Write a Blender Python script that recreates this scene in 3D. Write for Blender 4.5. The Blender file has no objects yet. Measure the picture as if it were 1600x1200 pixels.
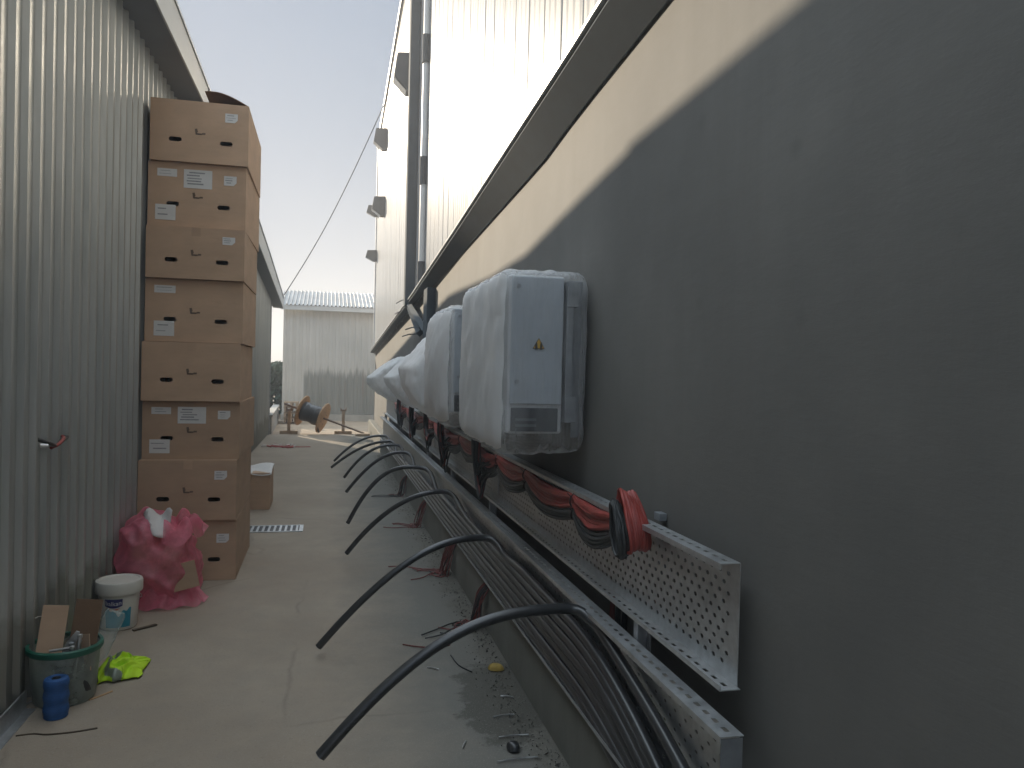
import bpy, bmesh, math, random
from mathutils import Vector, Matrix, noise
from mathutils.geometry import tessellate_polygon
R = math.radians
scene = bpy.context.scene
COL = scene.collection

# ------------------------------------------------------------------ camera
cam_d = bpy.data.cameras.new('camera')
cam = bpy.data.objects.new('camera', cam_d); COL.objects.link(cam)
cam_d.sensor_width = 36; cam_d.lens = 1230/1600*36
cam_d.clip_start = 0.02; cam_d.clip_end = 3000
cam.matrix_world = (Matrix.Translation((0, 0, 1.55)) @ Matrix.Rotation(R(-13.17), 4, 'Z')
                    @ Matrix.Rotation(R(90)-math.atan(19/1230), 4, 'X') @ Matrix.Rotation(R(1.43), 4, 'Z'))
scene.camera = cam

# ------------------------------------------------------------------ light
SKY_K = 1.25
ZENITH_FILL = 4.8
SUN_AZ, SUN_EL = 25.0, 17.0          # degrees left of the alley, degrees up
w = bpy.data.worlds.new('World'); scene.world = w; w.use_nodes = True
nt = w.node_tree; bg = nt.nodes['Background']
sky = nt.nodes.new('ShaderNodeTexSky'); sky.sky_type = 'NISHITA'; sky.sun_disc = False
sky.sun_elevation = R(SUN_EL); sky.sun_rotation = R(-SUN_AZ)
sky.air_density = 1.0; sky.dust_density = 0.3; sky.ozone_density = 1.5; sky.altitude = 100
# hazy summer sky: the bright patch round the sun is spread out, c / (1 + c/k)
k1 = nt.nodes.new('ShaderNodeVectorMath'); k1.operation = 'MULTIPLY_ADD'; k1.inputs[1].default_value = (1/SKY_K,)*3; k1.inputs[2].default_value = (1, 1, 1)
k2 = nt.nodes.new('ShaderNodeVectorMath'); k2.operation = 'DIVIDE'
nt.links.new(sky.outputs[0], k1.inputs[0]); nt.links.new(sky.outputs[0], k2.inputs[0]); nt.links.new(k1.outputs[0], k2.inputs[1])
k3 = nt.nodes.new('ShaderNodeVectorMath'); k3.operation = 'MULTIPLY'; k3.inputs[1].default_value = (.83, .98, 1.24)
nt.links.new(k2.outputs[0], k3.inputs[0])
# extra brightness added to the unseen sky overhead to fill the alley shade
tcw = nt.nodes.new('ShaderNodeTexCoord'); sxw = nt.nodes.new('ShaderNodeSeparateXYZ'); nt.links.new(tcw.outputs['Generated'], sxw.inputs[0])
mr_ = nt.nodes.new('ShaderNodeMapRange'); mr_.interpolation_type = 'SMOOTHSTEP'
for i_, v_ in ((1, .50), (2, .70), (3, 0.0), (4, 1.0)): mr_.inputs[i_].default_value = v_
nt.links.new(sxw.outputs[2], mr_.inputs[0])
k5 = nt.nodes.new('ShaderNodeVectorMath'); k5.operation = 'SCALE'; k5.inputs[0].default_value = (ZENITH_FILL*.89, ZENITH_FILL, ZENITH_FILL*1.07)
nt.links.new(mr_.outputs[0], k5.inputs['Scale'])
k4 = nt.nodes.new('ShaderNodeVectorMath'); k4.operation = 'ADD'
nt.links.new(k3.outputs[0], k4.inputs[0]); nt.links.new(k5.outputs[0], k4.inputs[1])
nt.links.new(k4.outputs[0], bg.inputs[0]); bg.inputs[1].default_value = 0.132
sd = bpy.data.lights.new('sun', 'SUN'); sd.energy = 2.75; sd.angle = R(0.6); sd.color = (1, .85, .65)
sun = bpy.data.objects.new('sun', sd); COL.objects.link(sun)
S = Vector((-math.sin(R(SUN_AZ))*math.cos(R(SUN_EL)), math.cos(R(SUN_AZ))*math.cos(R(SUN_EL)), math.sin(R(SUN_EL))))
sun.rotation_euler = S.to_track_quat('Z', 'Y').to_euler(); sun.location = S*60
vs = scene.view_settings
vs.view_transform = 'Standard'; vs.look = 'None'; vs.gamma = 1; vs.exposure = 1.6; vs.use_curve_mapping = False
scene.cycles.max_bounces = 10; scene.cycles.transparent_max_bounces = 16
scene.cycles.caustics_reflective = False; scene.cycles.caustics_refractive = False
scene.cycles.sample_clamp_indirect = 4.0

# ------------------------------------------------------------------ materials
def new_mat(name):
    m = bpy.data.materials.new(name); m.use_nodes = True
    return m, m.node_tree, m.node_tree.nodes['Principled BSDF']
def N(nt, typ, **kw):
    n = nt.nodes.new(typ)
    for k, v in kw.items(): setattr(n, k, v)
    return n
def coords(nt, scale=(1, 1, 1), kind='Object', loc=(0, 0, 0)):
    tc = N(nt, 'ShaderNodeTexCoord'); mp = N(nt, 'ShaderNodeMapping')
    mp.inputs['Scale'].default_value = scale; mp.inputs['Location'].default_value = loc
    nt.links.new(tc.outputs[kind], mp.inputs[0]); return mp.outputs[0]
def noise_tex(nt, vec, scale, detail=4, rough=.55):
    n = N(nt, 'ShaderNodeTexNoise'); n.inputs['Scale'].default_value = scale
    n.inputs['Detail'].default_value = detail; n.inputs['Roughness'].default_value = rough
    nt.links.new(vec, n.inputs['Vector']); return n.outputs['Fac']
def ramp(nt, fac, a, b, ca=(0, 0, 0, 1), cb=(1, 1, 1, 1)):
    r = N(nt, 'ShaderNodeValToRGB'); r.color_ramp.elements[0].position = a; r.color_ramp.elements[1].position = b
    r.color_ramp.elements[0].color = ca; r.color_ramp.elements[1].color = cb
    nt.links.new(fac, r.inputs[0]); return r.outputs[0]
def mixc(nt, fac, a, b, mode='MIX'):
    m = N(nt, 'ShaderNodeMix', data_type='RGBA', blend_type=mode)
    for s, v in ((m.inputs[0], fac), (m.inputs[6], a), (m.inputs[7], b)):
        if hasattr(v, 'links'): nt.links.new(v, s)
        else: s.default_value = v if not isinstance(v, tuple) or len(v) == 4 else (*v, 1)
    return m.outputs[2]
def math_n(nt, op, a, b=0.0):
    m = N(nt, 'ShaderNodeMath', operation=op)
    for s, v in ((m.inputs[0], a), (m.inputs[1], b)):
        if hasattr(v, 'links'): nt.links.new(v, s)
        else: s.default_value = v
    return m.outputs[0]
def bump(nt, bsdf, h, strength=.3, dist=.01):
    b = N(nt, 'ShaderNodeBump'); b.inputs['Strength'].default_value = strength; b.inputs['Distance'].default_value = dist
    nt.links.new(h, b.inputs['Height']); nt.links.new(b.outputs[0], bsdf.inputs['Normal'])
def c4(c): return (*c, 1) if len(c) == 3 else c
def mat(name, col, rough=.6, metal=0., var=.25, vscale=6., bstr=.15, bscale=60., stretch=(1, 1, 1), bdist=.004, spec=.5, rvar=.1):
    """a varied surface: base colour broken by two noises, roughness and bump varied"""
    m, nt, b = new_mat(name)
    v = coords(nt, stretch)
    f1 = noise_tex(nt, v, vscale, 5, .6)
    f2 = noise_tex(nt, v, bscale, 3, .6)
    dark = tuple(x*(1-var) for x in col); lite = tuple(min(1, x*(1+var*.6)) for x in col)
    c = mixc(nt, ramp(nt, f1, .3, .7), c4(dark), c4(lite))
    nt.links.new(c, b.inputs['Base Color'])
    rr = math_n(nt, 'ADD', math_n(nt, 'MULTIPLY', f1, rvar*2), rough-rvar)
    nt.links.new(rr, b.inputs['Roughness'])
    b.inputs['Metallic'].default_value = metal; b.inputs['Specular IOR Level'].default_value = spec
    if bstr: bump(nt, b, f2, bstr, bdist)
    return m

M = {}
M['galv'] = mat('galvanised_steel', (.60, .62, .63), .42, .85, .18, 22, .08, 120)
M['galv_dark'] = mat('dull_galvanised_steel', (.33, .35, .37), .48, .7, .2, 14, .08, 90)
M['strut'] = mat('strut_steel', (.42, .43, .44), .5, .7, .2, 20, .05, 80)
M['cable'] = mat('black_cable_sheath', (.028, .030, .032), .30, 0, .15, 5, 0, 90, rvar=.05, spec=.7)
M['cable_grey'] = mat('dark_grey_wire', (.03, .032, .032), .5, 0, .3, 14, .0)
M['red_wire'] = mat('red_wire', (.34, .06, .048), .45, 0, .25, 20, .0)
M['dark_red_wire'] = mat('dusty_red_wire', (.21, .05, .04), .6, 0, .35, 20, .0)
M['tie'] = mat('black_tie', (.02, .02, .02), .5, 0, .2, 20, 0)
M['board'] = mat('corrugated_cardboard', (.51, .335, .21), .85, 0, .13, 3, .12, 160, (1, 1, 3))
nt_ = M['board'].node_tree; bs_ = nt_.nodes['Principled BSDF']; src_ = bs_.inputs['Base Color'].links[0].from_socket
oi_ = N(nt_, 'ShaderNodeObjectInfo'); hsv_ = N(nt_, 'ShaderNodeHueSaturation'); nt_.links.new(src_, hsv_.inputs['Color'])
nt_.links.new(math_n(nt_, 'ADD', math_n(nt_, 'MULTIPLY', oi_.outputs['Random'], .28), .88), hsv_.inputs['Value']); hsv_.inputs['Saturation'].default_value = .92
sm_ = ramp(nt_, noise_tex(nt_, coords(nt_, (2.2, 2.2, 9)), 1.0, 6, .7), .55, .75, (0, 0, 0, 1), (.35, .35, .35, 1))
nt_.links.new(mixc(nt_, sm_, hsv_.outputs[0], (.30, .21, .14)), bs_.inputs['Base Color'])
M['board_dark'] = mat('cardboard_inside', (.24, .15, .09), .9, 0, .2, 6, .1, 120)
M['paper'] = mat('white_paper', (.72, .71, .69), .75, 0, .06, 8, 0)
M['ink'] = mat('printed_ink', (.06, .05, .045), .7, 0, .2, 30, 0)
M['box_ink'] = mat('worn_box_print', (.15, .105, .075), .8, 0, .3, 60, 0)
M['ink_light'] = mat('faint_ink', (.33, .33, .34), .7, 0, .25, 60, 0)
M['case'] = mat('grey_painted_case', (.62, .63, .64), .45, 0, .06, 5, .03, 200)
M['case_side'] = mat('blue_grey_door_paint', (.44, .48, .52), .42, 0, .06, 5, .03, 200)
M['case_mid'] = mat('grey_louvre', (.16, .17, .18), .5, 0, .1, 20, 0)
M['case_dark'] = mat('dark_vent', (.05, .055, .06), .55, 0, .2, 20, 0)
M['yellow'] = mat('yellow_sign', (.70, .42, .04), .5, 0, .08, 20, 0)
M['wood'] = mat('raw_plywood', (.50, .31, .16), .75, 0, .3, 7, .2, 40, (1, 1, 5))
M['wood_old'] = mat('weathered_wood', (.38, .28, .19), .85, 0, .3, 7, .25, 40, (1, 5, 1))
M['rust'] = mat('rusty_steel', (.20, .13, .09), .7, .3, .4, 18, .2, 60)
M['white_plastic'] = mat('white_plastic', (.66, .64, .58), .42, 0, .06, 6, .02, 60)
M['blue_label'] = mat('turquoise_label', (.03, .26, .36), .45, 0, .15, 16, 0)
M['navy'] = mat('navy_print', (.03, .035, .16), .45, 0, .1, 16, 0)
M['orange_print'] = mat('orange_print', (.55, .12, .05), .5, 0, .1, 16, 0)
M['green_rim'] = mat('green_plastic_rim', (.012, .13, .085), .4, 0, .15, 10, 0)
M['twine'] = mat('blue_twine', (.02, .10, .30), .6, 0, .35, 40, .5, 160, (1, 1, 8))
M['hivis'] = mat('hi_vis_cloth', (.52, .80, .02), .7, 0, .1, 14, .2, 200)
M['hivis'].node_tree.nodes['Principled BSDF'].inputs['Emission Strength'].default_value = 0
M['reflective'] = mat('grey_reflective_tape', (.28, .32, .26), .4, .2, .2, 14, 0)
M['tool'] = mat('worn_tool_steel', (.55, .55, .55), .35, .8, .25, 30, 0)
M['yellow_bit'] = mat('yellow_foam', (.42, .29, .07), .8, 0, .25, 30, .3, 90)
M['stick'] = mat('dry_stick', (.10, .075, .05), .9, 0, .3, 30, .3, 90)
M['stone'] = mat('gravel_crumb', (.13, .125, .11), .9, 0, .4, 40, .3, 120)
M['tape_white'] = mat('white_barrier_tape', (.65, .60, .58), .5, 0, .1, 20, 0)
M['tape_red'] = mat('red_barrier_tape', (.42, .07, .06), .5, 0, .1, 20, 0)
M['leaf'] = mat('hedge_leaf', (.025, .075, .045), .6, 0, .5, 3, 0)
M['bark'] = mat('bark', (.10, .08, .06), .9, 0, .3, 10, .4, 30)
M['fascia'] = mat('pale_fascia_sheet', (.62, .63, .62), .5, .1, .08, 3, .03, 30)
M['soffit'] = mat('grey_soffit_sheet', (.24, .26, .28), .6, .1, .1, 3, .05, 30)
M['gutter'] = mat('dark_grey_gutter_paint', (.098, .114, .126), .85, 0, .12, 4, .05, 30, spec=.12)
M['trim'] = mat('pale_edge_trim', (.70, .71, .71), .45, .2, .06, 4, 0)
M['pipe_white'] = mat('white_pipe', (.72, .72, .71), .4, 0, .06, 6, 0)
M['lamp_grey'] = mat('grey_lamp_housing', (.12, .125, .13), .8, 0, .1, 10, 0, spec=.2)
M['lens'] = mat('lamp_glass', (.35, .37, .38), .15, 0, .05, 10, 0)
M['hill'] = mat('distant_hill', (.10, .14, .10), .95, 0, .3, .02, 0)
M['low_wall'] = mat('pale_concrete_block', (.42, .40, .36), .85, 0, .2, 3, .3, 30)

def film(name, tint, opacity, wr_scale=(14, 14, 3), milky=.5, rough=.18):
    """thin plastic film: see-through, with milky folds and gloss"""
    m = bpy.data.materials.new(name); m.use_nodes = True; nt = m.node_tree
    for n in list(nt.nodes): nt.nodes.remove(n)
    out = N(nt, 'ShaderNodeOutputMaterial'); tr = N(nt, 'ShaderNodeBsdfTransparent')
    p = N(nt, 'ShaderNodeBsdfPrincipled'); p.inputs['Base Color'].default_value = c4(tint)
    p.inputs['Roughness'].default_value = rough
    tl = N(nt, 'ShaderNodeBsdfTranslucent'); tl.inputs[0].default_value = c4(tint)
    mx0 = N(nt, 'ShaderNodeMixShader'); mx0.inputs[0].default_value = .35
    nt.links.new(p.outputs[0], mx0.inputs[1]); nt.links.new(tl.outputs[0], mx0.inputs[2])
    v = coords(nt, wr_scale)
    f = noise_tex(nt, v, 1.0, 5, .65)
    b = N(nt, 'ShaderNodeBump'); b.inputs['Strength'].default_value = .5; b.inputs['Distance'].default_value = .012
    nt.links.new(f, b.inputs['Height']); nt.links.new(b.outputs[0], p.inputs['Normal'])
    lw = N(nt, 'ShaderNodeLayerWeight'); lw.inputs[0].default_value = .35
    fac = math_n(nt, 'ADD', math_n(nt, 'MULTIPLY', ramp(nt, f, .42, .68), milky), math_n(nt, 'MULTIPLY', lw.outputs['Facing'], .45))
    fac = math_n(nt, 'MINIMUM', math_n(nt, 'ADD', fac, opacity), .97)
    mx = N(nt, 'ShaderNodeMixShader'); nt.links.new(fac, mx.inputs[0])
    nt.links.new(tr.outputs[0], mx.inputs[1]); nt.links.new(mx0.outputs[0], mx.inputs[2])
    nt.links.new(mx.outputs[0], out.inputs[0]); return m
M['film'] = film('clear_wrap_film', (.85, .86, .86), .06, (20, 10, 2.2), .22)
M['film_milky'] = film('milky_wrap_film', (.96, .96, .95), .74, (9, 9, 2.5), .3, .3)
M['pink_film'] = film('pink_plastic_film', (.90, .26, .36), .40, (9, 9, 9), .3, .3)
M['tub_clear'] = film('clear_tub_plastic', (.50, .56, .50), .28, (8, 8, 8), .25, .3)
M['bottle_clear'] = film('clear_bottle_plastic', (.62, .72, .72), .12, (14, 14, 14), .12, .1)

def m_shed():
    m, nt, b = new_mat('corrugated_sheet')
    v = coords(nt, (1, 1, .12)); f = noise_tex(nt, v, 9, 5, .6); v2 = coords(nt, (1, 1, 1)); g = noise_tex(nt, v2, 2.2, 5, .6)
    c = mixc(nt, ramp(nt, f, .35, .7), c4((.42, .44, .43)), c4((.56, .57, .55)))
    # darker towards the floor with an uneven edge
    sx = N(nt, 'ShaderNodeSeparateXYZ'); nt.links.new(coords(nt), sx.inputs[0])
    d = math_n(nt, 'ADD', sx.outputs[2], math_n(nt, 'MULTIPLY', g, -.7))
    c = mixc(nt, ramp(nt, d, -.30, .12, (.75, .75, .75, 1), (0, 0, 0, 1)), c, c4((.22, .215, .18)))
    nt.links.new(c, b.inputs['Base Color']); b.inputs['Metallic'].default_value = .6
    nt.links.new(math_n(nt, 'ADD', math_n(nt, 'MULTIPLY', g, .25), .30), b.inputs['Roughness'])
    bump(nt, b, f, .06, .01); return m
M['shed'] = m_shed()

def m_plaster():
    m, nt, b = new_mat('skim_plaster')
    v = coords(nt); vs_ = coords(nt, (1, 2.2, .18))
    f = noise_tex(nt, v, 1.3, 6, .6); s = noise_tex(nt, vs_, 3.0, 5, .65); fine = noise_tex(nt, v, 45, 4, .6)
    c = mixc(nt, ramp(nt, f, .3, .72), c4((.150, .146, .134)), c4((.208, .200, .182)))
    c = mixc(nt, ramp(nt, s, .45, .75, (0, 0, 0, 1), (.55, .55, .55, 1)), c, c4((.165, .157, .142)))
    wv = N(nt, 'ShaderNodeTexVoronoi'); wv.inputs['Scale'].default_value = 2.6; nt.links.new(v, wv.inputs[0])
    c = mixc(nt, ramp(nt, wv.outputs['Distance'], .02, .09, (.35, .35, .35, 1), (0, 0, 0, 1)), c, c4((.125, .12, .108)))
    nt.links.new(c, b.inputs['Base Color']); b.inputs['Roughness'].default_value = .8
    tr_ = noise_tex(nt, coords(nt, (1, .7, 2.6)), 7, 5, .7)
    h = math_n(nt, 'ADD', math_n(nt, 'MULTIPLY', math_n(nt, 'ADD', f, math_n(nt, 'MULTIPLY', tr_, .6)), 1.2), math_n(nt, 'ADD', math_n(nt, 'MULTIPLY', fine, .15), math_n(nt, 'MULTIPLY', s, .5)))
    bump(nt, b, h, .12, .012); return m
M['plaster'] = m_plaster()
M['plinth'] = mat('plinth_render', (.20, .197, .17), .85, 0, .25, 2.5, .3, 30, (1, 1, .6), .006)

def m_panel():
    m, nt, b = new_mat('white_sandwich_panel')
    v = coords(nt); f = noise_tex(nt, coords(nt, (1, 1, .1)), 2.0, 5, .6)
    sx = N(nt, 'ShaderNodeSeparateXYZ'); nt.links.new(v, sx.inputs[0])
    # each sheet a touch different
    w_ = N(nt, 'ShaderNodeTexWhiteNoise', noise_dimensions='1D'); nt.links.new(math_n(nt, 'FLOOR', sx.outputs[1]), w_.inputs['W'])
    c = mixc(nt, ramp(nt, f, .3, .75), c4((.43, .43, .42)), c4((.50, .50, .49)))
    c = mixc(nt, math_n(nt, 'MULTIPLY', w_.outputs['Value'], .35), c, c4((.36, .36, .355)))
    nt.links.new(c, b.inputs['Base Color']); b.inputs['Roughness'].default_value = .26; b.inputs['Specular IOR Level'].default_value = .16
    wv = N(nt, 'ShaderNodeTexWave', wave_type='BANDS', bands_direction='Y', wave_profile='SIN')
    wv.inputs['Scale'].default_value = 3.0; nt.links.new(v, wv.inputs[0])
    bump(nt, b, math_n(nt, 'ADD', wv.outputs['Fac'], math_n(nt, 'MULTIPLY', f, .1)), .28, .012); return m
M['panel'] = m_panel()

def m_far_wall():
    m, nt, b = new_mat('far_shed_sheet')
    sx = N(nt, 'ShaderNodeSeparateXYZ'); nt.links.new(coords(nt), sx.inputs[0])
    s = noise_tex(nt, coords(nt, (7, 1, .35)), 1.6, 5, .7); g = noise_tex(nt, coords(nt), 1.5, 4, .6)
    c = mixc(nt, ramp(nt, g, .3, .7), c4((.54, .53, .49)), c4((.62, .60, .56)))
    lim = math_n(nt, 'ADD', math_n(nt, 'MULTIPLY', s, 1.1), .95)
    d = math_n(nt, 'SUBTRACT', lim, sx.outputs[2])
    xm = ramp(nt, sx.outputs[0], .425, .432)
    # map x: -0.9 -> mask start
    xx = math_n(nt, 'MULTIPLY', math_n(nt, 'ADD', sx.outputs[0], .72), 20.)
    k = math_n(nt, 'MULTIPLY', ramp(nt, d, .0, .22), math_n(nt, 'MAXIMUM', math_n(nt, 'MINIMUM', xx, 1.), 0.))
    c2 = mixc(nt, ramp(nt, s, .35, .65), c4((.155, .17, .16)), c4((.25, .255, .235)))  # darker grey-green tone of the lower wall, ragged at the top
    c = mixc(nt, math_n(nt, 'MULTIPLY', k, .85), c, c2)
    # reddish streaks: a reflection in the sheet, painted into its colour
    rr = noise_tex(nt, coords(nt, (9, 1, .25), loc=(3.1, 0, 0)), 1.5, 4, .6)
    c = mixc(nt, math_n(nt, 'MULTIPLY', math_n(nt, 'MULTIPLY', ramp(nt, rr, .58, .72), k), .5), c, c4((.22, .10, .07)))
    nt.links.new(c, b.inputs['Base Color']); b.inputs['Roughness'].default_value = .55; b.inputs['Metallic'].default_value = .1
    return m
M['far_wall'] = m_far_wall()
M['far_roof'] = mat('weathered_roof_sheet', (.45, .44, .42), .5, .4, .3, 2, .1, 30)

def m_ground():
    m, nt, b = new_mat('alley_concrete')
    v = coords(nt); sx = N(nt, 'ShaderNodeSeparateXYZ'); nt.links.new(v, sx.inputs[0])
    a = noise_tex(nt, v, .9, 6, .6); e = noise_tex(nt, v, 6, 6, .65); fi = noise_tex(nt, v, 70, 4, .6); big = noise_tex(nt, v, 2.4, 7, .7)
    c = mixc(nt, ramp(nt, a, .3, .7), c4((.33, .27, .208)), c4((.425, .36, .285)))
    c = mixc(nt, ramp(nt, e, .35, .8, (0, 0, 0, 1), (.5, .5, .5, 1)), c, c4((.28, .25, .21)))
    c = mixc(nt, ramp(nt, fi, .25, .42, (.35, .35, .35, 1), (0, 0, 0, 1)), c, c4((.13, .12, .105)))
    c = mixc(nt, ramp(nt, noise_tex(nt, coords(nt, loc=(7, 3, 0)), 3.4, 5, .7), .66, .74, (0, 0, 0, 1), (.35, .35, .35, 1)), c, c4((.36, .34, .30)))
    # darker grey wash towards the plinth
    dx = math_n(nt, 'ADD', math_n(nt, 'MULTIPLY', math_n(nt, 'SUBTRACT', sx.outputs[0], .05), 1.1), math_n(nt, 'MULTIPLY', math_n(nt, 'SUBTRACT', big, .5), .8))
    c = mixc(nt, ramp(nt, dx, .02, .62, (0, 0, 0, 1), (.92, .92, .92, 1)), c, c4((.185, .182, .162)))
    # crumbly dirt strip along the wall and the wet mortar patch
    ed = math_n(nt, 'ADD', sx.outputs[0], math_n(nt, 'MULTIPLY', math_n(nt, 'SUBTRACT', big, .5), .55))
    c = mixc(nt, ramp(nt, ed, .80, .86, (0, 0, 0, 1), (.8, .8, .8, 1)), c, c4((.16, .15, .125)))
    px = math_n(nt, 'MULTIPLY', math_n(nt, 'SUBTRACT', sx.outputs[0], .86), 3.6); py = math_n(nt, 'MULTIPLY', math_n(nt, 'SUBTRACT', sx.outputs[1], 3.62), 2.1)
    rr = math_n(nt, 'ADD', math_n(nt, 'SQRT', math_n(nt, 'ADD', math_n(nt, 'MULTIPLY', px, px), math_n(nt, 'MULTIPLY', py, py))), math_n(nt, 'MULTIPLY', math_n(nt, 'SUBTRACT', big, .5), 1.9))
    c = mixc(nt, ramp(nt, rr, .80, .90, (.8, .8, .8, 1), (0, 0, 0, 1)), c, c4((.098, .094, .078)))
    vo = N(nt, 'ShaderNodeTexVoronoi', feature='DISTANCE_TO_EDGE'); vo.inputs['Scale'].default_value = .55
    wp = N(nt, 'ShaderNodeMix', data_type='VECTOR'); wp.inputs[0].default_value = .12
    nz = N(nt, 'ShaderNodeTexNoise'); nz.inputs['Scale'].default_value = 3.0; nz.inputs['Detail'].default_value = 6; nt.links.new(v, nz.inputs[0])
    nt.links.new(v, wp.inputs[4]); nt.links.new(nz.outputs['Color'], wp.inputs[5]); nt.links.new(wp.outputs[1], vo.inputs[0])
    crk = math_n(nt, 'MULTIPLY', ramp(nt, vo.outputs['Distance'], .0015, .006, (1, 1, 1, 1), (0, 0, 0, 1)), ramp(nt, a, .45, .55, (0, 0, 0, 1), (.3, .3, .3, 1)))
    c = mixc(nt, crk, c, c4((.10, .09, .075)))
    grit = noise_tex(nt, v, 190, 2, .5); c = mixc(nt, ramp(nt, grit, .62, .70, (0, 0, 0, 1), (.4, .4, .4, 1)), c, c4((.50, .47, .42)))
    nt.links.new(c, b.inputs['Base Color']); b.inputs['Roughness'].default_value = .9; b.inputs['Specular IOR Level'].default_value = .25
    bump(nt, b, math_n(nt, 'ADD', math_n(nt, 'MULTIPLY', e, .6), math_n(nt, 'MULTIPLY', fi, .25)), .4, .012); return m
M['ground'] = m_ground()
M['sand'] = mat('trodden_sandy_soil', (.40, .31, .22), .95, 0, .25, 1.2, .5, 12, bdist=.03)

# ------------------------------------------------------------------ mesh helpers
class MB:
    def __init__(s): s.v = []; s.f = []; s.mi = []
    def add(s, vs_, fs, mi=0):
        o = len(s.v); s.v += [tuple(p) for p in vs_]; s.f += [tuple(i+o for i in f) for f in fs]; s.mi += [mi]*len(fs)
    def box(s, x0, x1, y0, y1, z0, z1, mi=0, mtx=None):
        vs_ = [Vector((x, y, z)) for z in (z0, z1) for y in (y0, y1) for x in (x0, x1)]
        if mtx: vs_ = [mtx @ p for p in vs_]
        s.add(vs_, [(0, 2, 3, 1), (4, 5, 7, 6), (0, 1, 5, 4), (2, 6, 7, 3), (0, 4, 6, 2), (1, 3, 7, 5)], mi)
    def quad(s, a, b, c, d, mi=0): s.add([a, b, c, d], [(0, 1, 2, 3)], mi)
    def prism(s, poly, axis, a0, a1, mi=0):
        """poly of 2-D points in the two other axes (in x,y,z order), extruded along axis"""
        def P(p, a):
            q = list(p); q.insert(axis, a); return q
        n = len(poly); vs_ = [P(p, a0) for p in poly]+[P(p, a1) for p in poly]
        s.add(vs_, [(i, (i+1) % n, (i+1) % n+n, i+n) for i in range(n)]+[tuple(range(n))[::-1], tuple(range(n, 2*n))], mi)
    def tube(s, pts, r, sides=8, mi=0, cap=True):
        pts = [Vector(p) for p in pts]; n = len(pts); rs = r if isinstance(r, (list, tuple)) else [r]*n
        up = Vector((0, 0, 1)); vs_ = []; prev = None
        for i, p in enumerate(pts):
            t = (pts[min(i+1, n-1)]-pts[max(i-1, 0)])
            t = t.normalized() if t.length > 1e-9 else Vector((0, 1, 0))
            if prev is None:
                a = t.cross(up) if abs(t.dot(up)) < .95 else t.cross(Vector((1, 0, 0)))
            else: a = prev-t*prev.dot(t)
            a.normalize(); prev = a; bb = t.cross(a)
            for k in range(sides):
                an = 2*math.pi*k/sides; vs_.append(p+(a*math.cos(an)+bb*math.sin(an))*rs[i])
        fs = [(i*sides+k, i*sides+(k+1) % sides, (i+1)*sides+(k+1) % sides, (i+1)*sides+k) for i in range(n-1) for k in range(sides)]
        if cap: fs += [tuple(range(sides))[::-1], tuple(range((n-1)*sides, n*sides))]
        s.add(vs_, fs, mi)
    def lathe(s, prof, c=(0, 0, 0), sides=40, mi=0, mtx=None):
        vs_ = []; n = len(prof); c = Vector(c)
        for r, z in prof:
            for k in range(sides):
                a = 2*math.pi*k/sides; p = Vector((r*math.cos(a), r*math.sin(a), z)); vs_.append(c+(mtx @ p if mtx else p))
        fs = [(i*sides+k, i*sides+(k+1) % sides, (i+1)*sides+(k+1) % sides, (i+1)*sides+k) for i in range(n-1) for k in range(sides)]
        s.add(vs_, fs, mi)
    def grid(s, fn, nu, nv, mi=0):
        vs_ = [fn(i/nu, j/nv) for j in range(nv+1) for i in range(nu+1)]
        s.add(vs_, [(j*(nu+1)+i, j*(nu+1)+i+1, (j+1)*(nu+1)+i+1, (j+1)*(nu+1)+i) for j in range(nv) for i in range(nu)], mi)
    def build(s, name, mats, parent=None, bevel=0, smooth=None, solid=0):
        me = bpy.data.meshes.new(name); me.from_pydata(s.v, [], s.f)
        for m in (mats if isinstance(mats, (list, tuple)) else [mats]): me.materials.append(M[m] if isinstance(m, str) else m)
        me.polygons.foreach_set('material_index', s.mi); me.update()
        bm = bmesh.new(); bm.from_mesh(me); bmesh.ops.recalc_face_normals(bm, faces=bm.faces); bm.to_mesh(me); bm.free()
        o = bpy.data.objects.new(name, me); COL.objects.link(o)
        if smooth: me.shade_smooth(); me.set_sharp_from_angle(angle=R(smooth))
        if solid:
            md = o.modifiers.new('thickness', 'SOLIDIFY'); md.thickness = solid; md.offset = 0
        if bevel:
            md = o.modifiers.new('bevel', 'BEVEL'); md.width = bevel; md.segments = 2; md.limit_method = 'ANGLE'; md.angle_limit = R(40)
        if parent:
            o.parent = parent; o.matrix_parent_inverse = Matrix.Translation(-parent.location)
        return o
def tag(o, label, cat, group=None):
    o['label'] = label; o['category'] = cat
    if group: o['group'] = group
    return o
def thing(name, loc, label, cat, group=None):
    o = bpy.data.objects.new(name, None); COL.objects.link(o); o.location = loc; o.empty_display_size = .2
    return tag(o, label, cat, group)
def struct(o, kind='structure'): o['kind'] = kind; return o
def dup(root, loc, label):
    r = root.copy(); COL.objects.link(r); r.location = loc; r['label'] = label
    for ch in root.children:
        c = ch.copy(); COL.objects.link(c); c.parent = r
        for g in ch.children:
            d = g.copy(); COL.objects.link(d); d.parent = c
    return r
def spline(pts, n=8):
    P = [Vector(p) for p in pts]; P = [P[0]*2-P[1]]+P+[P[-1]*2-P[-2]]; out = []
    for i in range(1, len(P)-2):
        a, b, c, d = P[i-1:i+3]
        for k in range(n):
            t = k/n
            out.append(.5*((2*b)+(c-a)*t+(2*a-5*b+4*c-d)*t*t+(3*b-a-3*c+d)*t**3))
    out.append(P[-2]); return out
def lerp_poly(tab, y):
    for (a, za), (b, zb) in zip(tab, tab[1:]):
        if y <= b: return za+(zb-za)*(y-a)/(b-a)
    (a, za), (b, zb) = tab[-2:]; return za+(zb-za)*(y-a)/(b-a)

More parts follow.
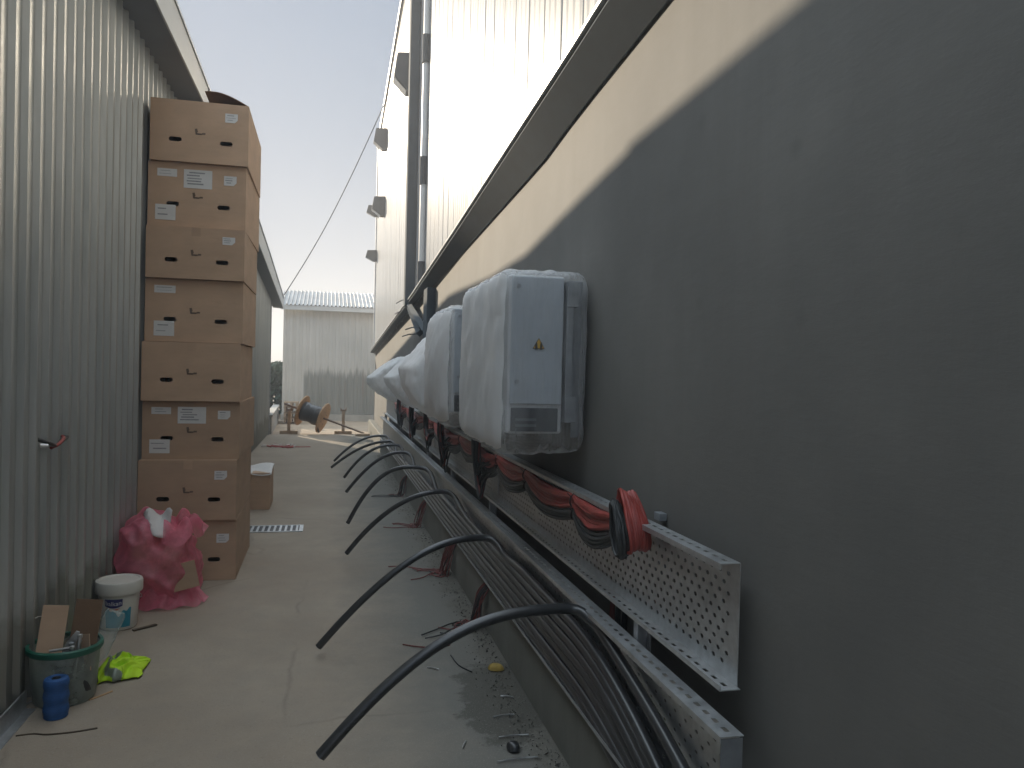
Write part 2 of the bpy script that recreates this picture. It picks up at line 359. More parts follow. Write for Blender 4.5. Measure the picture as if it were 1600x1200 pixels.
# ------------------------------------------------------------------ ground
def ground_z(x, y):
    z = -.035
    d = math.hypot((x-1.5)/1.3, (y-19.9)/2.2)          # low heap of sand in the corner by the building end
    z += .16*max(0, 1-d)**1.2 if y > 18.75 else 0
    z += .02*noise.noise(Vector((x*.9, y*.9, 0)))
    return z
b = MB()
xs = [-400, -150, -60, -25, -12, -7]+[-4+.25*i for i in range(41)]+[8, 12, 25, 60, 150, 400]
ys = [-60, -20, -8, -3]+[0+2*i for i in range(10)]+[18.5+.2*i for i in range(56)]+[32, 40, 60, 120, 250, 500]
vs_ = [(x, y, ground_z(x, y) if (-4 <= x <= 6 and 18.5 < y < 30) else -.035) for y in ys for x in xs]
nx = len(xs)
b.add(vs_, [(j*nx+i, j*nx+i+1, (j+1)*nx+i+1, (j+1)*nx+i) for j in range(len(ys)-1) for i in range(nx-1)])
struct(b.build('ground', 'sand', smooth=60))
b = MB()
def slab(u, v):
    x = -1.45+2.47*u; y = -3+21.65*v
    if v == 1: y += .10*noise.noise(Vector((x*2.2, 0, 3)))
    return (x, y, .006*noise.noise(Vector((x*1.3, y*.8, 1))) if 0 < v < 1 else 0)
b.grid(slab, 20, 110)
b.quad((-1.45, 18.66, 0), (1.02, 18.66, 0), (1.02, 18.66, -.08), (-1.45, 18.66, -.08))
struct(b.build('alley_pavement', 'ground', smooth=60))
b = MB()
b.grid(lambda u, v: (-260+520*u, 230+40*v, (-.5+ (3.2+2.2*noise.noise(Vector((u*7, 0, 2)))+1.0*noise.noise(Vector((u*25, 0, 5))))*math.sin(math.pi*min(1, v*1.0+.0)) if v > 0 else -.5)), 90, 6)
struct(b.build('hills', 'hill', smooth=60))

# ------------------------------------------------------------------ corrugated sheds on the left
def corrug(b, y0, y1, x, z0f, z1f, pitch=.15, depth=.024, mi=0):
    """ribbed sheet facing +x; the tops of the ribs lie at x"""
    prof = [(0, 0), (.17, 0), (.27, 1), (.56, .93), (.90, 1), (1.0, 0)]
    pts = []; y = y0
    while y < y1-1e-6:
        for t, d in prof[:-1]:
            yy = y+t*pitch
            if yy <= y1: pts.append((yy, x-d*depth))
        y += pitch
    pts.append((y1, x))
    n = len(pts); lv = [0, .12, .35, .6, 1]
    vs_ = [(px, py, z0f(py)+(z1f(py)-z0f(py))*t) for t in lv for py, px in pts]
    b.add(vs_, [(j*n+i, j*n+i+1, (j+1)*n+i+1, (j+1)*n+i) for j in range(len(lv)-1) for i in range(n-1)], mi)
    y = y0+.55*pitch; k = 0                              # screw heads in the pans
    while y < y1-.05:
        for z in (.35, 1.45, 2.55, 3.5):
            if k % 2 == 0 and z < z1f(y)-.1: b.tube([(x-depth-.001, y, z), (x-depth+.005, y, z)], .007, 6, 1)
        y += pitch; k += 1
XL = -1.28
t = thing('metal_shed', (XL, 2.5, 0), 'nearest corrugated galvanised metal shed, its ribbed wall running behind the box stack', 'shed')
b = MB(); corrug(b, -1.6, 7.35, XL, lambda y: .02, lambda y: 3.80)
b.box(-6.4, XL-.04, -1.58, -1.55, 0, 3.8); b.box(-6.4, XL-.04, 7.30, 7.33, 0, 3.8); b.box(-6.43, -6.4, -1.58, 7.33, 0, 3.8)
b.build('wall', ['shed', 'tool'], t)
b = MB(); b.box(XL-.02, -1.083, -1.7, 7.42, 3.775, 3.783); b.build('soffit', 'soffit', t)
e1 = [(-1.7, 4.24), (3, 4.11), (5.75, 4.03), (7.44, 3.965)]; ye1 = [-1.7+.4*i for i in range(23)]+[7.44]
def strip(b, ys_, fa, fb):
    b.add([fa(y) for y in ys_]+[fb(y) for y in ys_], [(i, i+1, i+1+len(ys_), i+len(ys_)) for i in range(len(ys_)-1)])
b = MB(); strip(b, ye1, lambda y: (-1.077, y, 3.767), lambda y: (-1.077, y, lerp_poly(e1, y)-.012)); b.build('fascia', 'fascia', t, solid=.012)
b = MB(); strip(b, ye1, lambda y: (-1.062, y, lerp_poly(e1, y)), lambda y: (-6.5, y, lerp_poly(e1, y)+.08)); b.build('roof', 'galv_dark', t, solid=.02)
b = MB(); b.prism([(XL+.004, .0), (XL+.05, .0), (XL+.05, .006), (XL+.012, .008), (XL+.012, .09), (XL+.004, .09)], 1, -1.6, 3.85); b.build('base_flashing', 'galv', t)
# twisted wire and cord fastening on the wall
lt = thing('cord_tie', (XL, 4.2, 1.15), 'short dark and red twisted cord fastened across the near corrugated wall', 'cord')
b = MB(); b.tube(spline([(XL-.02, 4.02, 1.185), (XL+.012, 4.07, 1.165), (XL+.02, 4.15, 1.145), (XL+.022, 4.24, 1.16), (XL+.018, 4.33, 1.17), (XL-.02, 4.40, 1.165)]), .009, 8); b.build('cord', 'cable', lt, smooth=60)
b = MB(); b.tube(spline([(XL+.01, 4.12, 1.135), (XL+.03, 4.17, 1.15), (XL+.034, 4.22, 1.172), (XL+.02, 4.25, 1.18)]), .008, 8); b.build('red_strand', 'red_wire', lt, smooth=60)
b = MB(); b.tube([(XL-.01, 4.03, 1.155), (XL+.02, 4.045, 1.15)], .012, 8); b.build('bolt', 'tool', lt, smooth=60)

t = thing('metal_shed', (XL, 13, 0), 'farther corrugated metal shed beyond the box stack with sloping eave', 'shed')
etop = [(7.3, 3.955), (8.15, 3.87), (9.0, 3.77), (10, 3.75), (11.9, 3.80), (14.8, 3.60), (19.75, 3.19), (22, 3.0)]
ebot = [(7.5, 3.62), (9, 3.50), (11.9, 3.48), (19.0, 2.985), (22, 2.78)]
b = MB(); corrug(b, 7.46, 18.5, XL+.005, lambda y: .02, lambda y: lerp_poly(ebot, y)+.01)
b.box(-6.4, XL-.03, 7.42, 7.45, 0, 3.6); b.box(-6.4, XL-.1, 18.42, 18.46, 0, 2.95); b.box(-6.43, -6.4, 7.46, 18.45, 0, 2.95)
b.box(-3.0, XL-.09, 18.47, 19.6, .0, 2.95)
b.build('wall', ['shed', 'tool'], t)
b = MB(); b.box(XL-.06, XL+.018, 18.46, 18.56, 0, 2.99); b.build('corner_post', 'galv_dark', t, .004)
ye = [7.36]+[7.5+i*.5 for i in range(25)]+[19.75]
def strip(b, ys_, fa, fb):
    b.add([fa(y) for y in ys_]+[fb(y) for y in ys_], [(i, i+1, i+1+len(ys_), i+len(ys_)) for i in range(len(ys_)-1)])
b = MB(); strip(b, ye, lambda y: (XL-.04, y, lerp_poly(ebot, y)+.02), lambda y: (-1.085, y, lerp_poly(ebot, y)+.005)); b.build('soffit', 'soffit', t, solid=.006)
b = MB(); strip(b, ye, lambda y: (-1.078, y, lerp_poly(ebot, y)), lambda y: (-1.078, y, lerp_poly(etop, y)-.015)); b.build('fascia', 'fascia', t, solid=.012)
b = MB(); strip(b, ye, lambda y: (-1.06, y, lerp_poly(etop, y)), lambda y: (-6.5, y, lerp_poly(etop, y)+.03)); b.build('roof', 'galv_dark', t, solid=.03)

# ------------------------------------------------------------------ far yard: shed, low wall, hedge
t = thing('metal_shed', (0, 24, 0), 'pale ribbed shed closing the alley, darker along its foot', 'shed')
b = MB()
pts = []; x = -1.30
while x < 5.4:
    for d, yy in ((0, 24.0), (.075, 24.0), (.09, 24.018), (.16, 24.018), (.175, 24.0)): pts.append((x+d, yy))
    x += .19
n = len(pts)
b.add([(px, py, z) for z in (.16, 1.2, 2.2, 3.26) for px, py in pts], [(j*n+i, j*n+i+1, (j+1)*n+i+1, (j+1)*n+i) for j in range(3) for i in range(n-1)])
b.box(-1.29, -1.25, 24.03, 28, 0, 3.26); b.box(5.4, 5.44, 24.03, 28, 0, 3.26); b.box(-1.25, 5.4, 28, 28.04, 0, 3.26)
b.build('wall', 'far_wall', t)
b = MB(); b.box(-1.33, 5.5, 23.93, 24.1, -.1, .15); b.build('plinth', 'low_wall', t, .01)
b = MB(); b.box(-1.38, 5.6, 23.80, 23.83, 3.20, 3.335); b.build('fascia', 'fascia', t, .004)
b = MB(); pts = []; x = -1.40
while x < 5.6:
    for d, h in ((0, 0), (.05, 0), (.062, .035), (.092, .035), (.104, 0)): pts.append((x+d, h))
    x += .116
n = len(pts)
b.add([(px, py, z+h) for py, z in ((23.78, 3.335), (26.0, 3.95)) for px, h in pts], [(i, i+1, n+i+1, n+i) for i in range(n-1)])
b.quad((-1.4, 26.0, 3.95), (5.6, 26.0, 3.95), (5.6, 28.2, 3.35), (-1.4, 28.2, 3.35))
b.build('roof', 'far_roof', t)
b = MB()
b.prism([(-1.36, 18.60), (-1.22, 18.60), (-1.36, 23.6), (-1.50, 23.6)], 2, -.05, .40)
b.prism([(-1.38, 18.60), (-1.20, 18.60), (-1.34, 23.62), (-1.52, 23.62)], 2, .403, .44)
tag(b.build('garden_wall', 'low_wall', bevel=.01), 'low pale concrete wall beyond the farther metal shed, below the green hedge', 'wall')
hg = thing('hedge', (-2.2, 26.2, 0), 'dark green clipped hedge showing in the gap left of the far shed', 'hedge')
rnd = random.Random(5); b = MB()
for i in range(5200):
    p = Vector((rnd.uniform(-3.4, -1.36), rnd.uniform(25.2, 27.4), 0)); top = 1.62+.16*noise.noise(Vector((p.x*3, p.y*3, 0)))
    p.z = top*(rnd.random()**.6); s_ = rnd.uniform(.05, .11)
    a = Vector((rnd.gauss(0, 1), rnd.gauss(0, 1), rnd.gauss(0, 1))).normalized(); c = a.orthogonal().normalized(); d = a.cross(c)
    b.quad(p-c*s_, p-d*s_*.6, p+c*s_, p+d*s_*.6)
b.build('foliage', 'leaf', hg)
b = MB()
for i in range(6): b.tube([(-3.2+.35*i, 26.3, -.05), (-3.18+.35*i, 26.32, .7), (-3.2+.35*i, 26.25, 1.3)], [.04, .03, .012], 7)
b.build('stem', 'bark', hg, smooth=60)
pl = thing('wooden_pallet', (-1.0, 22.8, 0), 'stack of pale wooden pallets at the left foot of the far shed', 'pallet')
for k in range(4):
    z = k*.145
    b = MB()
    for i in range(5): b.box(-1.17, -.78, 22.5+.18*i, 22.6+.18*i, z+.105, z+.125)
    b.build('deck_board', 'wood_old', pl)
    for xx in (-1.16, -1.0, -.85):
        b = MB(); b.box(xx, xx+.06, 22.5, 23.32, z, z+.10); b.build('bearer', 'wood_old', pl)

# ------------------------------------------------------------------ the building on the right
XW = 1.09
bd = thing('industrial_building', (1.5, 9, 0), 'long industrial building with white panel upper wall over a plastered grey lower wall', 'building')
gtop = [(-2, 3.30), (1.0, 3.105), (2.88, 2.985), (3.24, 2.953), (6.5, 2.71), (9.93, 2.474), (19.1, 1.965)]
gbot = [(-2, 3.0), (1.0, 2.84), (2.33, 2.735), (3.27, 2.663), (3.81, 2.60), (6.83, 2.454), (10.25, 2.325), (19.1, 1.905)]
gtop = [(y*.985, 1.55+(z-1.55)*.985-.022) for y, z in gtop[:-1]]+[(19.1, 1.95)]
gbot = [(y*1.057, 1.55+(z-1.55)*1.057) for y, z in gbot[:-1]]+[(19.1, 1.915)]
b = MB()
b.grid(lambda u, v: (XW, -2+21.05*u, -.05+(lerp_poly(gbot, -2+21.05*u)+.12)*v), 60, 8)
b.box(XW+.05, 7, 19.02, 19.05, -.05, 2.2); b.box(XW+.05, 7, -2, -1.97, -.05, 3.2)
b.build('lower_wall', 'plaster', bd)
b = MB(); b.prism([(.96, -.05), (1.088, -.05), (1.088, .33), (.972, .33), (.96, .318)], 1, -2, 19.02); b.build('plinth', 'plinth', bd, .004)
# upper wall: panel sheets with open joints
def roofz(y): return 9.05+(6.78-9.05)*(y+2)/(21.5)
b = MB(); y = -2.0
while y < 19.1:
    y2 = min(y+1.0, 19.1)
    vs_ = []
    for z_ in (0, .25, .5, .75, 1):
        for yy_, xx in ((y, 1.085), (y+.008, 1.062), (y+.30, 1.062), (y+.312, 1.066), (y+.34, 1.066), (y+.352, 1.062), (y+.64, 1.062), (y+.652, 1.066), (y+.68, 1.066), (y+.692, 1.062), (y2-.008, 1.062), (y2, 1.085)):
            yy_ = min(yy_, y2); zb = lerp_poly(gtop, yy_)-.06; vs_.append((xx, yy_, zb+(roofz(yy_)-zb)*z_))
    b.add(vs_, [(j*12+i, j*12+i+1, (j+1)*12+i+1, (j+1)*12+i) for j in range(4) for i in range(11)])
    y = y2
b.box(1.10, 7, 19.10, 19.13, 1.7, 6.78); b.box(1.10, 7, -2.03, -2.0, 2.9, 9.0)
b.build('upper_wall', 'panel', bd)
b = MB(); strip(b, [-2, 19.15], lambda y: (1.03, y, roofz(y)-.02), lambda y: (1.03, y, roofz(y)+.09))
strip(b, [-2, 19.15], lambda y: (1.03, y, roofz(y)+.09), lambda y: (7.2, y, roofz(y)+.25)); b.build('roof', 'trim', bd, solid=.02)
b = MB(); b.box(1.035, 1.075, 19.06, 19.135, 1.95, 6.8); b.build('corner_trim', 'trim', bd, .004)
# sloping gutter: a dark box section under a pale ledge
ys_ = [-2+.4*i for i in range(53)]; ys_ = [q for q in ys_ if q < 19.1]+[19.1]
b = MB(); sec = lambda y: [(1.085, lerp_poly(gtop, y)), (.985, lerp_poly(gtop, y)), (.972, lerp_poly(gtop, y)-.03), (1.078, lerp_poly(gbot, y)), (1.085, lerp_poly(gbot, y))]
vs_ = [(x_, y, z_) for y in ys_ for x_, z_ in sec(y)]
b.add(vs_, [(i*5+k, i*5+(k+1) % 5, (i+1)*5+(k+1) % 5, (i+1)*5+k) for i in range(len(ys_)-1) for k in range(5)]+[(0, 1, 2, 3, 4), tuple(range(len(vs_)-5, len(vs_)))])
b.build('gutter', 'gutter', bd, smooth=40)
b = MB(); strip(b, ys_, lambda y: (.966, y, lerp_poly(gtop, y)+.014), lambda y: (1.06, y, lerp_poly(gtop, y)+.028)); b.build('gutter_ledge', 'trim', bd, solid=.012)
b = MB(); b.box(.935, 1.055, 10.10, 10.30, 2.36, 8.0); b.build('column', 'gutter', bd, .006)
for (p, q) in (((1.0, 10.1, 2.37), (1.05, 8.75, 1.98)), ((1.0, 10.2, 2.37), (1.05, 9.35, 1.98))):
    b = MB(); b.tube([p, q], .045, 4); b.build('diagonal_brace', 'gutter', bd)
dp = MB(); dp.tube([(1.03, 9.15, 2.66), (1.03, 9.15, 8.2)], .035, 14); dpo = dp.build('downpipe', 'pipe_white', bd, smooth=60)
for z in (2.64, 3.85, 5.25):
    b = MB(); b.tube([(1.03, 9.15, z-.16), (1.03, 9.15, z+.16)], .048, 14); b.build('pipe_clamp', 'lamp_grey', dpo, smooth=50)
b = MB(); b.box(1.0, 1.088, 8.30, 8.62, 1.4, 2.42); b.build('pilaster_duct', 'gutter', bd, .006)
for y, z, l in ((10.6, 2.5, .9), (10.6, 2.36, 1.1), (9.3, 2.05, .7), (9.5, 1.98, .9)):
    b = MB(); b.tube([(1.06, y, z), (.98, y+l*.5, z+.01), (.94, y+l, z+.0)], .008, 5); b.build('steel_rod', 'gutter', bd)
# wall lamps
def lamp(y, z, s_, label):
    L = thing('wall_lamp', (1.06, y, z), label, 'lamp', 'grey wedge lamps on the white upper wall')
    b = MB(); b.prism([(1.06, z+.26*s_), (.84, z+.24*s_), (.80, z-.08*s_), (.98, z-.27*s_), (1.06, z-.27*s_)], 1, y-.13*s_, y+.13*s_); b.build('housing', 'lamp_grey', L, .008)
    b = MB(); b.quad((.802, y-.11*s_, z-.10*s_), (.802, y+.11*s_, z-.10*s_), (.972, y+.11*s_, z-.268*s_), (.972, y-.11*s_, z-.268*s_)); b.build('lens', 'lens', L, solid=.006)
lamp(11.1, 5.66, 1.0, 'largest grey wedge lamp high on the white wall beside the dark column')
lamp(16.25, 6.2, .8, 'grey wedge lamp near the roof edge where the overhead wire arrives')
lamp(16.4, 4.87, .75, 'grey wedge lamp halfway up the white wall, set in from its far corner')
lamp(18.85, 5.25, .5, 'upper small grey lamp at the far corner of the white wall')
lamp(18.85, 4.2, .5, 'lower small grey lamp at the far corner of the white wall')
b = MB(); A = Vector((-1.07, 19.7, 3.25)); Bv = Vector((1.03, 16.6, 7.05)); pts = [A.lerp(Bv, i/16)-Vector((0, 0, .25*math.sin(math.pi*i/16))) for i in range(17)]
pts += [Vector((1.03, 15.5, 7.1)), Vector((1.03, 13.0, 7.4)), Vector((1.03, 8, 7.9))]
b.tube(pts, .011, 6); tag(b.build('overhead_wire', 'gutter', smooth=60), 'thin overhead wire slung from the left shed eave to the white building', 'wire')

# ------------------------------------------------------------------ cable trays
def perforated(b, xb, y0, y1, z0, z1, py, pz, hy, hz, y_solid=99):
    """back sheet in the y-z plane at xb with staggered open slots"""
    ny = int((y1-y0)/py); nz = int(round((z1-z0)/pz)); dy = (y1-y0)/ny; dz = (z1-z0)/nz
    vid = {}; vs_ = []; fs = []
    def V(y, z):
        k = (round(y, 4), round(z, 4))
        if k not in vid: vid[k] = len(vs_); vs_.append((xb, y, z))
        return vid[k]
    for i in range(ny):
        for j in range(nz):
            a, c = y0+i*dy, z0+j*dz; e, f = a+dy, c+dz
            if j in (0, nz-1) or (i+j) % 2 or i % 85 in (0, 1, 84):
                fs.append((V(a, c), V(e, c), V(e, f), V(a, f))); continue
            m, n_ = (a+e)/2, (c+f)/2; r = hz*.5
            h = [(m-hy*.5, n_-r), (m+hy*.5, n_-r), (m+hy*.5+r*.8, n_), (m+hy*.5, n_+r), (m-hy*.5, n_+r), (m-hy*.5-r*.8, n_)]
            hv = [V(*p) for p in h]; A_, B_, C_, D_ = V(a, c), V(e, c), V(e, f), V(a, f)
            fs += [(A_, B_, hv[1], hv[0]), (B_, hv[2], hv[1]), (B_, C_, hv[2]), (C_, hv[3], hv[2]), (C_, D_, hv[4], hv[3]), (D_, hv[5], hv[4]), (D_, A_, hv[5]), (A_, hv[0], hv[5])]
    b.add(vs_, fs)
def flange(b, x0, x1, y0, y1, z, t_, up):
    """flat flange with a row of slots and a folded lip"""
    pit = .05; n_ = int((y1-y0)/pit); d = (y1-y0)/n_; xm0, xm1 = x0+(x1-x0)*.42, x0+(x1-x0)*.62
    b.box(xm1, x1, y0, y1, z, z+t_); b.box(x0, xm0, y0, y1, z, z+t_)
    for i in range(n_): b.box(xm0, xm1, y0+i*d, y0+i*d+d*.5, z, z+t_)
    b.box(x0, x0+.002, y0, y1, z+(t_ if up else -.014), z+(.014 if up else 0))
ut = thing('cable_tray', (1.04, 8, .9), 'upper perforated galvanised cable tray holding the red and black wire bundles', 'cable tray', 'perforated cable trays along the right wall')
b = MB(); perforated(b, 1.045, 1.83, 14.4, .752, 1.070, .0235, .0265, .0115, .0115); b.build('back_plate', 'galv', ut, solid=.002)
b = MB(); flange(b, .988, 1.0455, 1.83, 14.4, 1.070, .0025, False); b.build('top_flange', 'galv', ut)
b = MB(); flange(b, .988, 1.0455, 1.815, 14.4, .749, .0025, True); b.build('bottom_flange', 'galv', ut)
b = MB()
for y in (4.83, 7.83, 10.83):
    b = MB(); b.box(1.036, 1.041, y-.09, y+.09, .79, 1.03); b.build('joint_plate', 'galv', ut)
lo = thing('cable_tray', (.99, 8, .5), 'lower galvanised cable tray packed with thick black power cables', 'cable tray', 'perforated cable trays along the right wall')
b = MB(); perforated(b, .992, 1.72, 14.4, .300, .685, .034, .0275, .012, .009); b.build('back_plate', 'galv', lo, solid=.002)
b = MB(); flange(b, .930, .9925, 1.70, 14.4, .687, .0025, False); b.build('top_flange', 'galv', lo)
b = MB(); flange(b, .930, .9925, 2.25, 14.4, .298, .0025, True); b.build('bottom_flange', 'galv', lo)
b = MB(); b.box(.932, .990, 1.700, 1.7025, .45, .684); b.build('end_flap', 'galv_dark', lo)
names = ['nearest', 'second', 'third', 'fourth', 'fifth', 'sixth', 'seventh', 'eighth']
for i, y in enumerate((2.40, 4.80, 6.38, 7.95, 9.5, 11.05, 12.6, 14.1)):
    s = thing('wall_bracket', (1.06, y, .5), f'{names[i]} upright steel strut carrying both cable trays on the right wall', 'bracket', 'struts carrying the trays')
    b = MB(); b.box(.997, 1.03, y-.017, y+.017, .335, .742); b.box(1.03, 1.036, y-.04, y+.04, .335, .742); b.build('channel', 'strut', s, .002)
    b = MB(); b.box(1.05, 1.088, y-.03, y+.03, .9, .94); b.build('wall_foot', 'galv_dark', s, .002)
    b = MB(); b.box(1.06, 1.087, y-.022, y+.022, 1.075, 1.10); b.build('wall_foot', 'galv_dark', s, .002)

# ------------------------------------------------------------------ thick power cables
rnd = random.Random(11)
EX = [(2.75, .66, (.0, 2.62, .28)), (4.35, .575, (-.02, 4.30, .055)), (5.95, .60, (.165, 6.1, .135)), (7.42, .595, (.21, 7.55, .085)),
      (9.15, .56, (.235, 9.3, .11)), (10.3, .535, (.232, 10.45, .12)), (11.5, .475, (.075, 11.8, .085)), (12.6, .46, (.122, 12.7, .075))]
clab = ['nearest thick black cable arching out of the lower tray at the bottom of the photo', 'second thick black cable from the camera, arching out over the floor',
        'third thick black cable from the camera, bending to the floor', 'fourth thick black cable from the camera, curling down steeply',
        'fifth thick black cable from the camera, arching out of the tray', 'sixth thick black cable from the camera, short in view beyond the steep curls',
        'seventh thick black cable from the camera, near the far tray end', 'farthest thick black cable, leaving the lower tray last by the sunlit ground']
RC = .0205
def near_drop(y): return .19*max(0, (2.95-y))**2     # the cables slump out of the tray's near end
def slot_z(k): return .281+.0415*k
for k, (yx, zx, end) in enumerate(EX):
    zr = slot_z(8-k); zx = max(zx, zr+.01)
    pts = []; y = .7
    while y < yx-.42:
        pts.append((.953+.004*noise.noise(Vector((y*1.1, k*3.3, 9)))-.03*near_drop(y), y, max(.03, zr+.007*noise.noise(Vector((y*1.0, k*7.1, 0)))-near_drop(y)*(1-.035*(k-4))))); y += .22
    E_ = Vector(end)
    if k == 0: pts = [(.93, .7, .06), (.945, 1.2, .20), (.952, 1.7, .405), (.958, 2.1, .53)]
    pts += [(.955, yx-.22, zx-.03), (.945, yx-.08, zx-.002), (.90, yx, zx+.022)]
    A0 = Vector((.90, yx, zx+.022)); pw = (2.1, 1.7, 1.9, 2.6, 1.8, 2.2, 1.6, 2.0)[k]; hump = (.035, .05, .02, .03, .03, .02, .02, .02)[k]
    for u in (.15, .3, .45, .6, .75, .88, 1.0):
        p = A0.lerp(E_, u); p.z = A0.z+(E_.z-A0.z)*(u**pw)+hump*math.sin(math.pi*u)
        p.y += .05*math.sin(u*3+k*2)*u*(1-u)*2; pts.append(tuple(p))
    b = MB(); path = spline(pts, 6); b.tube(path, RC*(.97-.03*(k % 3)), 12)
    r = thing('power_cable', (.95, yx, zx), clab[k], 'cable', 'black power cables leaving the lower tray')
    b.build('sheath', 'cable', r, smooth=50)
    d = (path[-1]-path[-2]).normalized(); b = MB(); b.tube([path[-1]-d*.002, path[-1]+d*.004], RC*.55, 10); b.build('cut_core', 'galv_dark', r)
# cables that stay in the tray along its bottom
for k in range(2):
    b = MB(); pts = []; y = .7; k_ = k+1.5
    while y < 13.8:
        pts.append((.975-.03*near_drop(y)+.004*noise.noise(Vector((y*1.2, 40+k, 2))), y, max(.03, slot_z(k_)+.005*noise.noise(Vector((y*1.4, 20+k, 0)))-near_drop(y)*.85))); y += .3
    b.tube(spline(pts, 4), RC*.6, 10)
    tag(b.build('power_cable', 'cable', smooth=50), 'black power cable lying the whole length of the lower tray, among others like it', 'cable', 'black power cables staying in the lower tray')

# ------------------------------------------------------------------ wire bundles in the upper tray
TIES = [2.62, 3.07, 3.87, 4.55, 5.15, 5.9, 6.7, 7.4, 8.3, 9.2, 10.1, 11.0, 12.0]
def bundle(name, mat_, label, ztie, sag, rad, n_, seed, x0=.995, cat='wire bundle'):
    t_ = thing(name, (x0, 7, ztie), label, cat, 'wire bundles in the upper tray')
    rnd = random.Random(seed); b = MB(); wr = rad*.30
    for s_ in range(n_):
        a = rnd.uniform(0, 2*math.pi); rr = rad*math.sqrt(rnd.random()); ox, oz = math.cos(a)*rr*.6, math.sin(a)*rr
        pts = []
        for (ya, yb) in zip(TIES, TIES[1:]):
            L = yb-ya
            for q in range(6):
                u = q/6; m_ = math.sin(math.pi*u)
                ext = .62+.42*m_+.12*rnd.uniform(-1, 1)*m_
                pts.append((x0+ox*ext-.01*m_, ya+L*u, ztie-sag*m_*(1+.25*math.sin(ya*5.3+seed))+oz*ext+.002*rnd.uniform(-1, 1)))
        b.tube(spline(pts, 3), wr, 6)
    b.build('strands', mat_, t_, smooth=60)
    for y in TIES[1:8]:
        b = MB(); pts = [(x0+math.cos(a)*rad*.62, y+.006*math.sin(a*2), ztie+math.sin(a)*rad*.85) for a in [2*math.pi*i/14 for i in range(15)]]
        b.tube(pts, .0035, 5); b.tube([(x0-rad*.55, y, ztie+rad*.5), (x0-rad*1.1, y-.015, ztie+rad*.95)], .0025, 4); b.build('cable_tie', 'tie', t_)
    return t_
bundle('wire_bundle', 'red_wire', 'red wire bundle looping in swags between ties along the upper tray', 1.030, .032, .034, 22, 3)
bundle('wire_bundle', 'cable_grey', 'dark grey wire bundle sagging below the red one in the upper tray', .975, .046, .030, 18, 8, .998)
def coil(label, mat_, c, rz, ry, wx, n_, lean, seed, wr=.0055):
    """strands lying side by side across x, each a tight upright fold in the y-z plane"""
    rnd = random.Random(seed); b = MB(); c = Vector(c)
    for s_ in range(n_):
        ox = wx*(s_/(n_-1)-.5); e1 = rz*(1+rnd.uniform(-.10, .04)); e2 = ry*(1+rnd.uniform(-.15, .15)); pts = []
        for i in range(25):
            a = 2*math.pi*i/24; zz = math.cos(a)*e1
            pts.append(c+Vector((ox*(1-.3*max(0, zz/e1))+lean*zz+.002*rnd.uniform(-1, 1), math.sin(a)*e2*(1-.35*zz/e1)+.3*zz, zz)))
        b.tube(pts, wr, 6, cap=False)
    tag(b.build('wire_coil', mat_, smooth=60), label, 'wire coil', 'wire coils at the bundle ends')
coil('red wire coil folded upright over the near end of the upper tray', 'red_wire', (.975, 2.40, 1.075), .095, .045, .066, 9, -.10, 2, .0062)
coil('black wire coil folded upright just left of the red coil', 'cable_grey', (.935, 2.42, 1.045), .088, .035, .030, 6, -.06, 4, .006)
# cable drops under each inverter
def drop(y, label, seed, big=1.0):
    rnd = random.Random(seed); t_ = thing('cable_drop', (.95, y, 1.2), label, 'cable drop', 'cable drops under the inverters')
    for mt, n_, nm in (('cable_grey', 13, 'black_wires'), ('dark_red_wire', 2, 'red_wires')):
        b = MB()
        for s_ in range(n_):
            o = rnd.uniform(-.09, .09)*big; d_ = rnd.uniform(.05, .22)*big; x_ = rnd.uniform(.93, .975); y2 = y+rnd.uniform(-.14, .1)
            pts = [(x_+.03, y+o, 1.30), (x_-.01, y+o*.9, 1.16), (x_-.02, y+o*.6, 1.05-d_*.25), (x_, y2, .985-d_), (x_+.01, y2-rnd.uniform(.02, .09), 1.0-d_*.6), (1.0, y2-rnd.uniform(.1, .25), 1.0+rnd.uniform(-.05, .03))]
            b.tube(spline(pts, 5), .0075, 6)
        b.build(nm, mt, t_, smooth=60)
drop(4.95, 'black and red wire drop hanging under the second wrapped inverter from the camera', 31)
drop(6.55, 'tangled black wire drop under the third wrapped inverter, looping over the tray edge', 32, 1.3)
drop(7.6, 'dark wire drop just beyond the third wrapped inverter', 33)
drop(9.0, 'dark wire drop under the fourth wrapped inverter', 34)
drop(10.6, 'dark wire drop under the farthest wrapped inverter', 35)
# wires hanging below the lower tray onto the floor
def tail(y, label, seed, n_=12, red=.6):
    rnd = random.Random(seed); t_ = thing('wire_tail', (.94, y, .3), label, 'loose wires', 'loose wire tails below the lower tray')
    bs = {'dark_red_wire': MB(), 'cable_grey': MB()}
    for s_ in range(n_):
        m_ = 'dark_red_wire' if rnd.random() < red else 'cable_grey'
        oy = rnd.uniform(-.07, .07); L = rnd.uniform(.02, .12) if rnd.random() < .8 else rnd.uniform(.15, .42); ang = rnd.uniform(2.6, 3.9)
        x_ = rnd.uniform(.928, .955); yb = y+oy+rnd.uniform(-.05, .1)
        x_ -= rnd.uniform(0, .05); pts = [(1.03, y+oy*.6, .75), (1.02, y+oy*.7, .52), (.975, y+oy*.9, .285), (x_+.01, y+oy*1.3, .2), (x_-.012+rnd.uniform(-.02, .01), yb, .06), (x_-.03, yb+.02, .012)]
        pts += [(x_-.03+math.cos(ang)*L*f, yb+.02+math.sin(ang)*L*f+.04*math.sin(f*5+s_), .010) for f in (.35, .7, 1)]
        bs[m_].tube(spline(pts[2:], 4), .0042, 5)
    bs['dark_red_wire'].build('red_wires', 'dark_red_wire', t_, smooth=60); bs['cable_grey'].build('black_wires', 'cable_grey', t_, smooth=60)
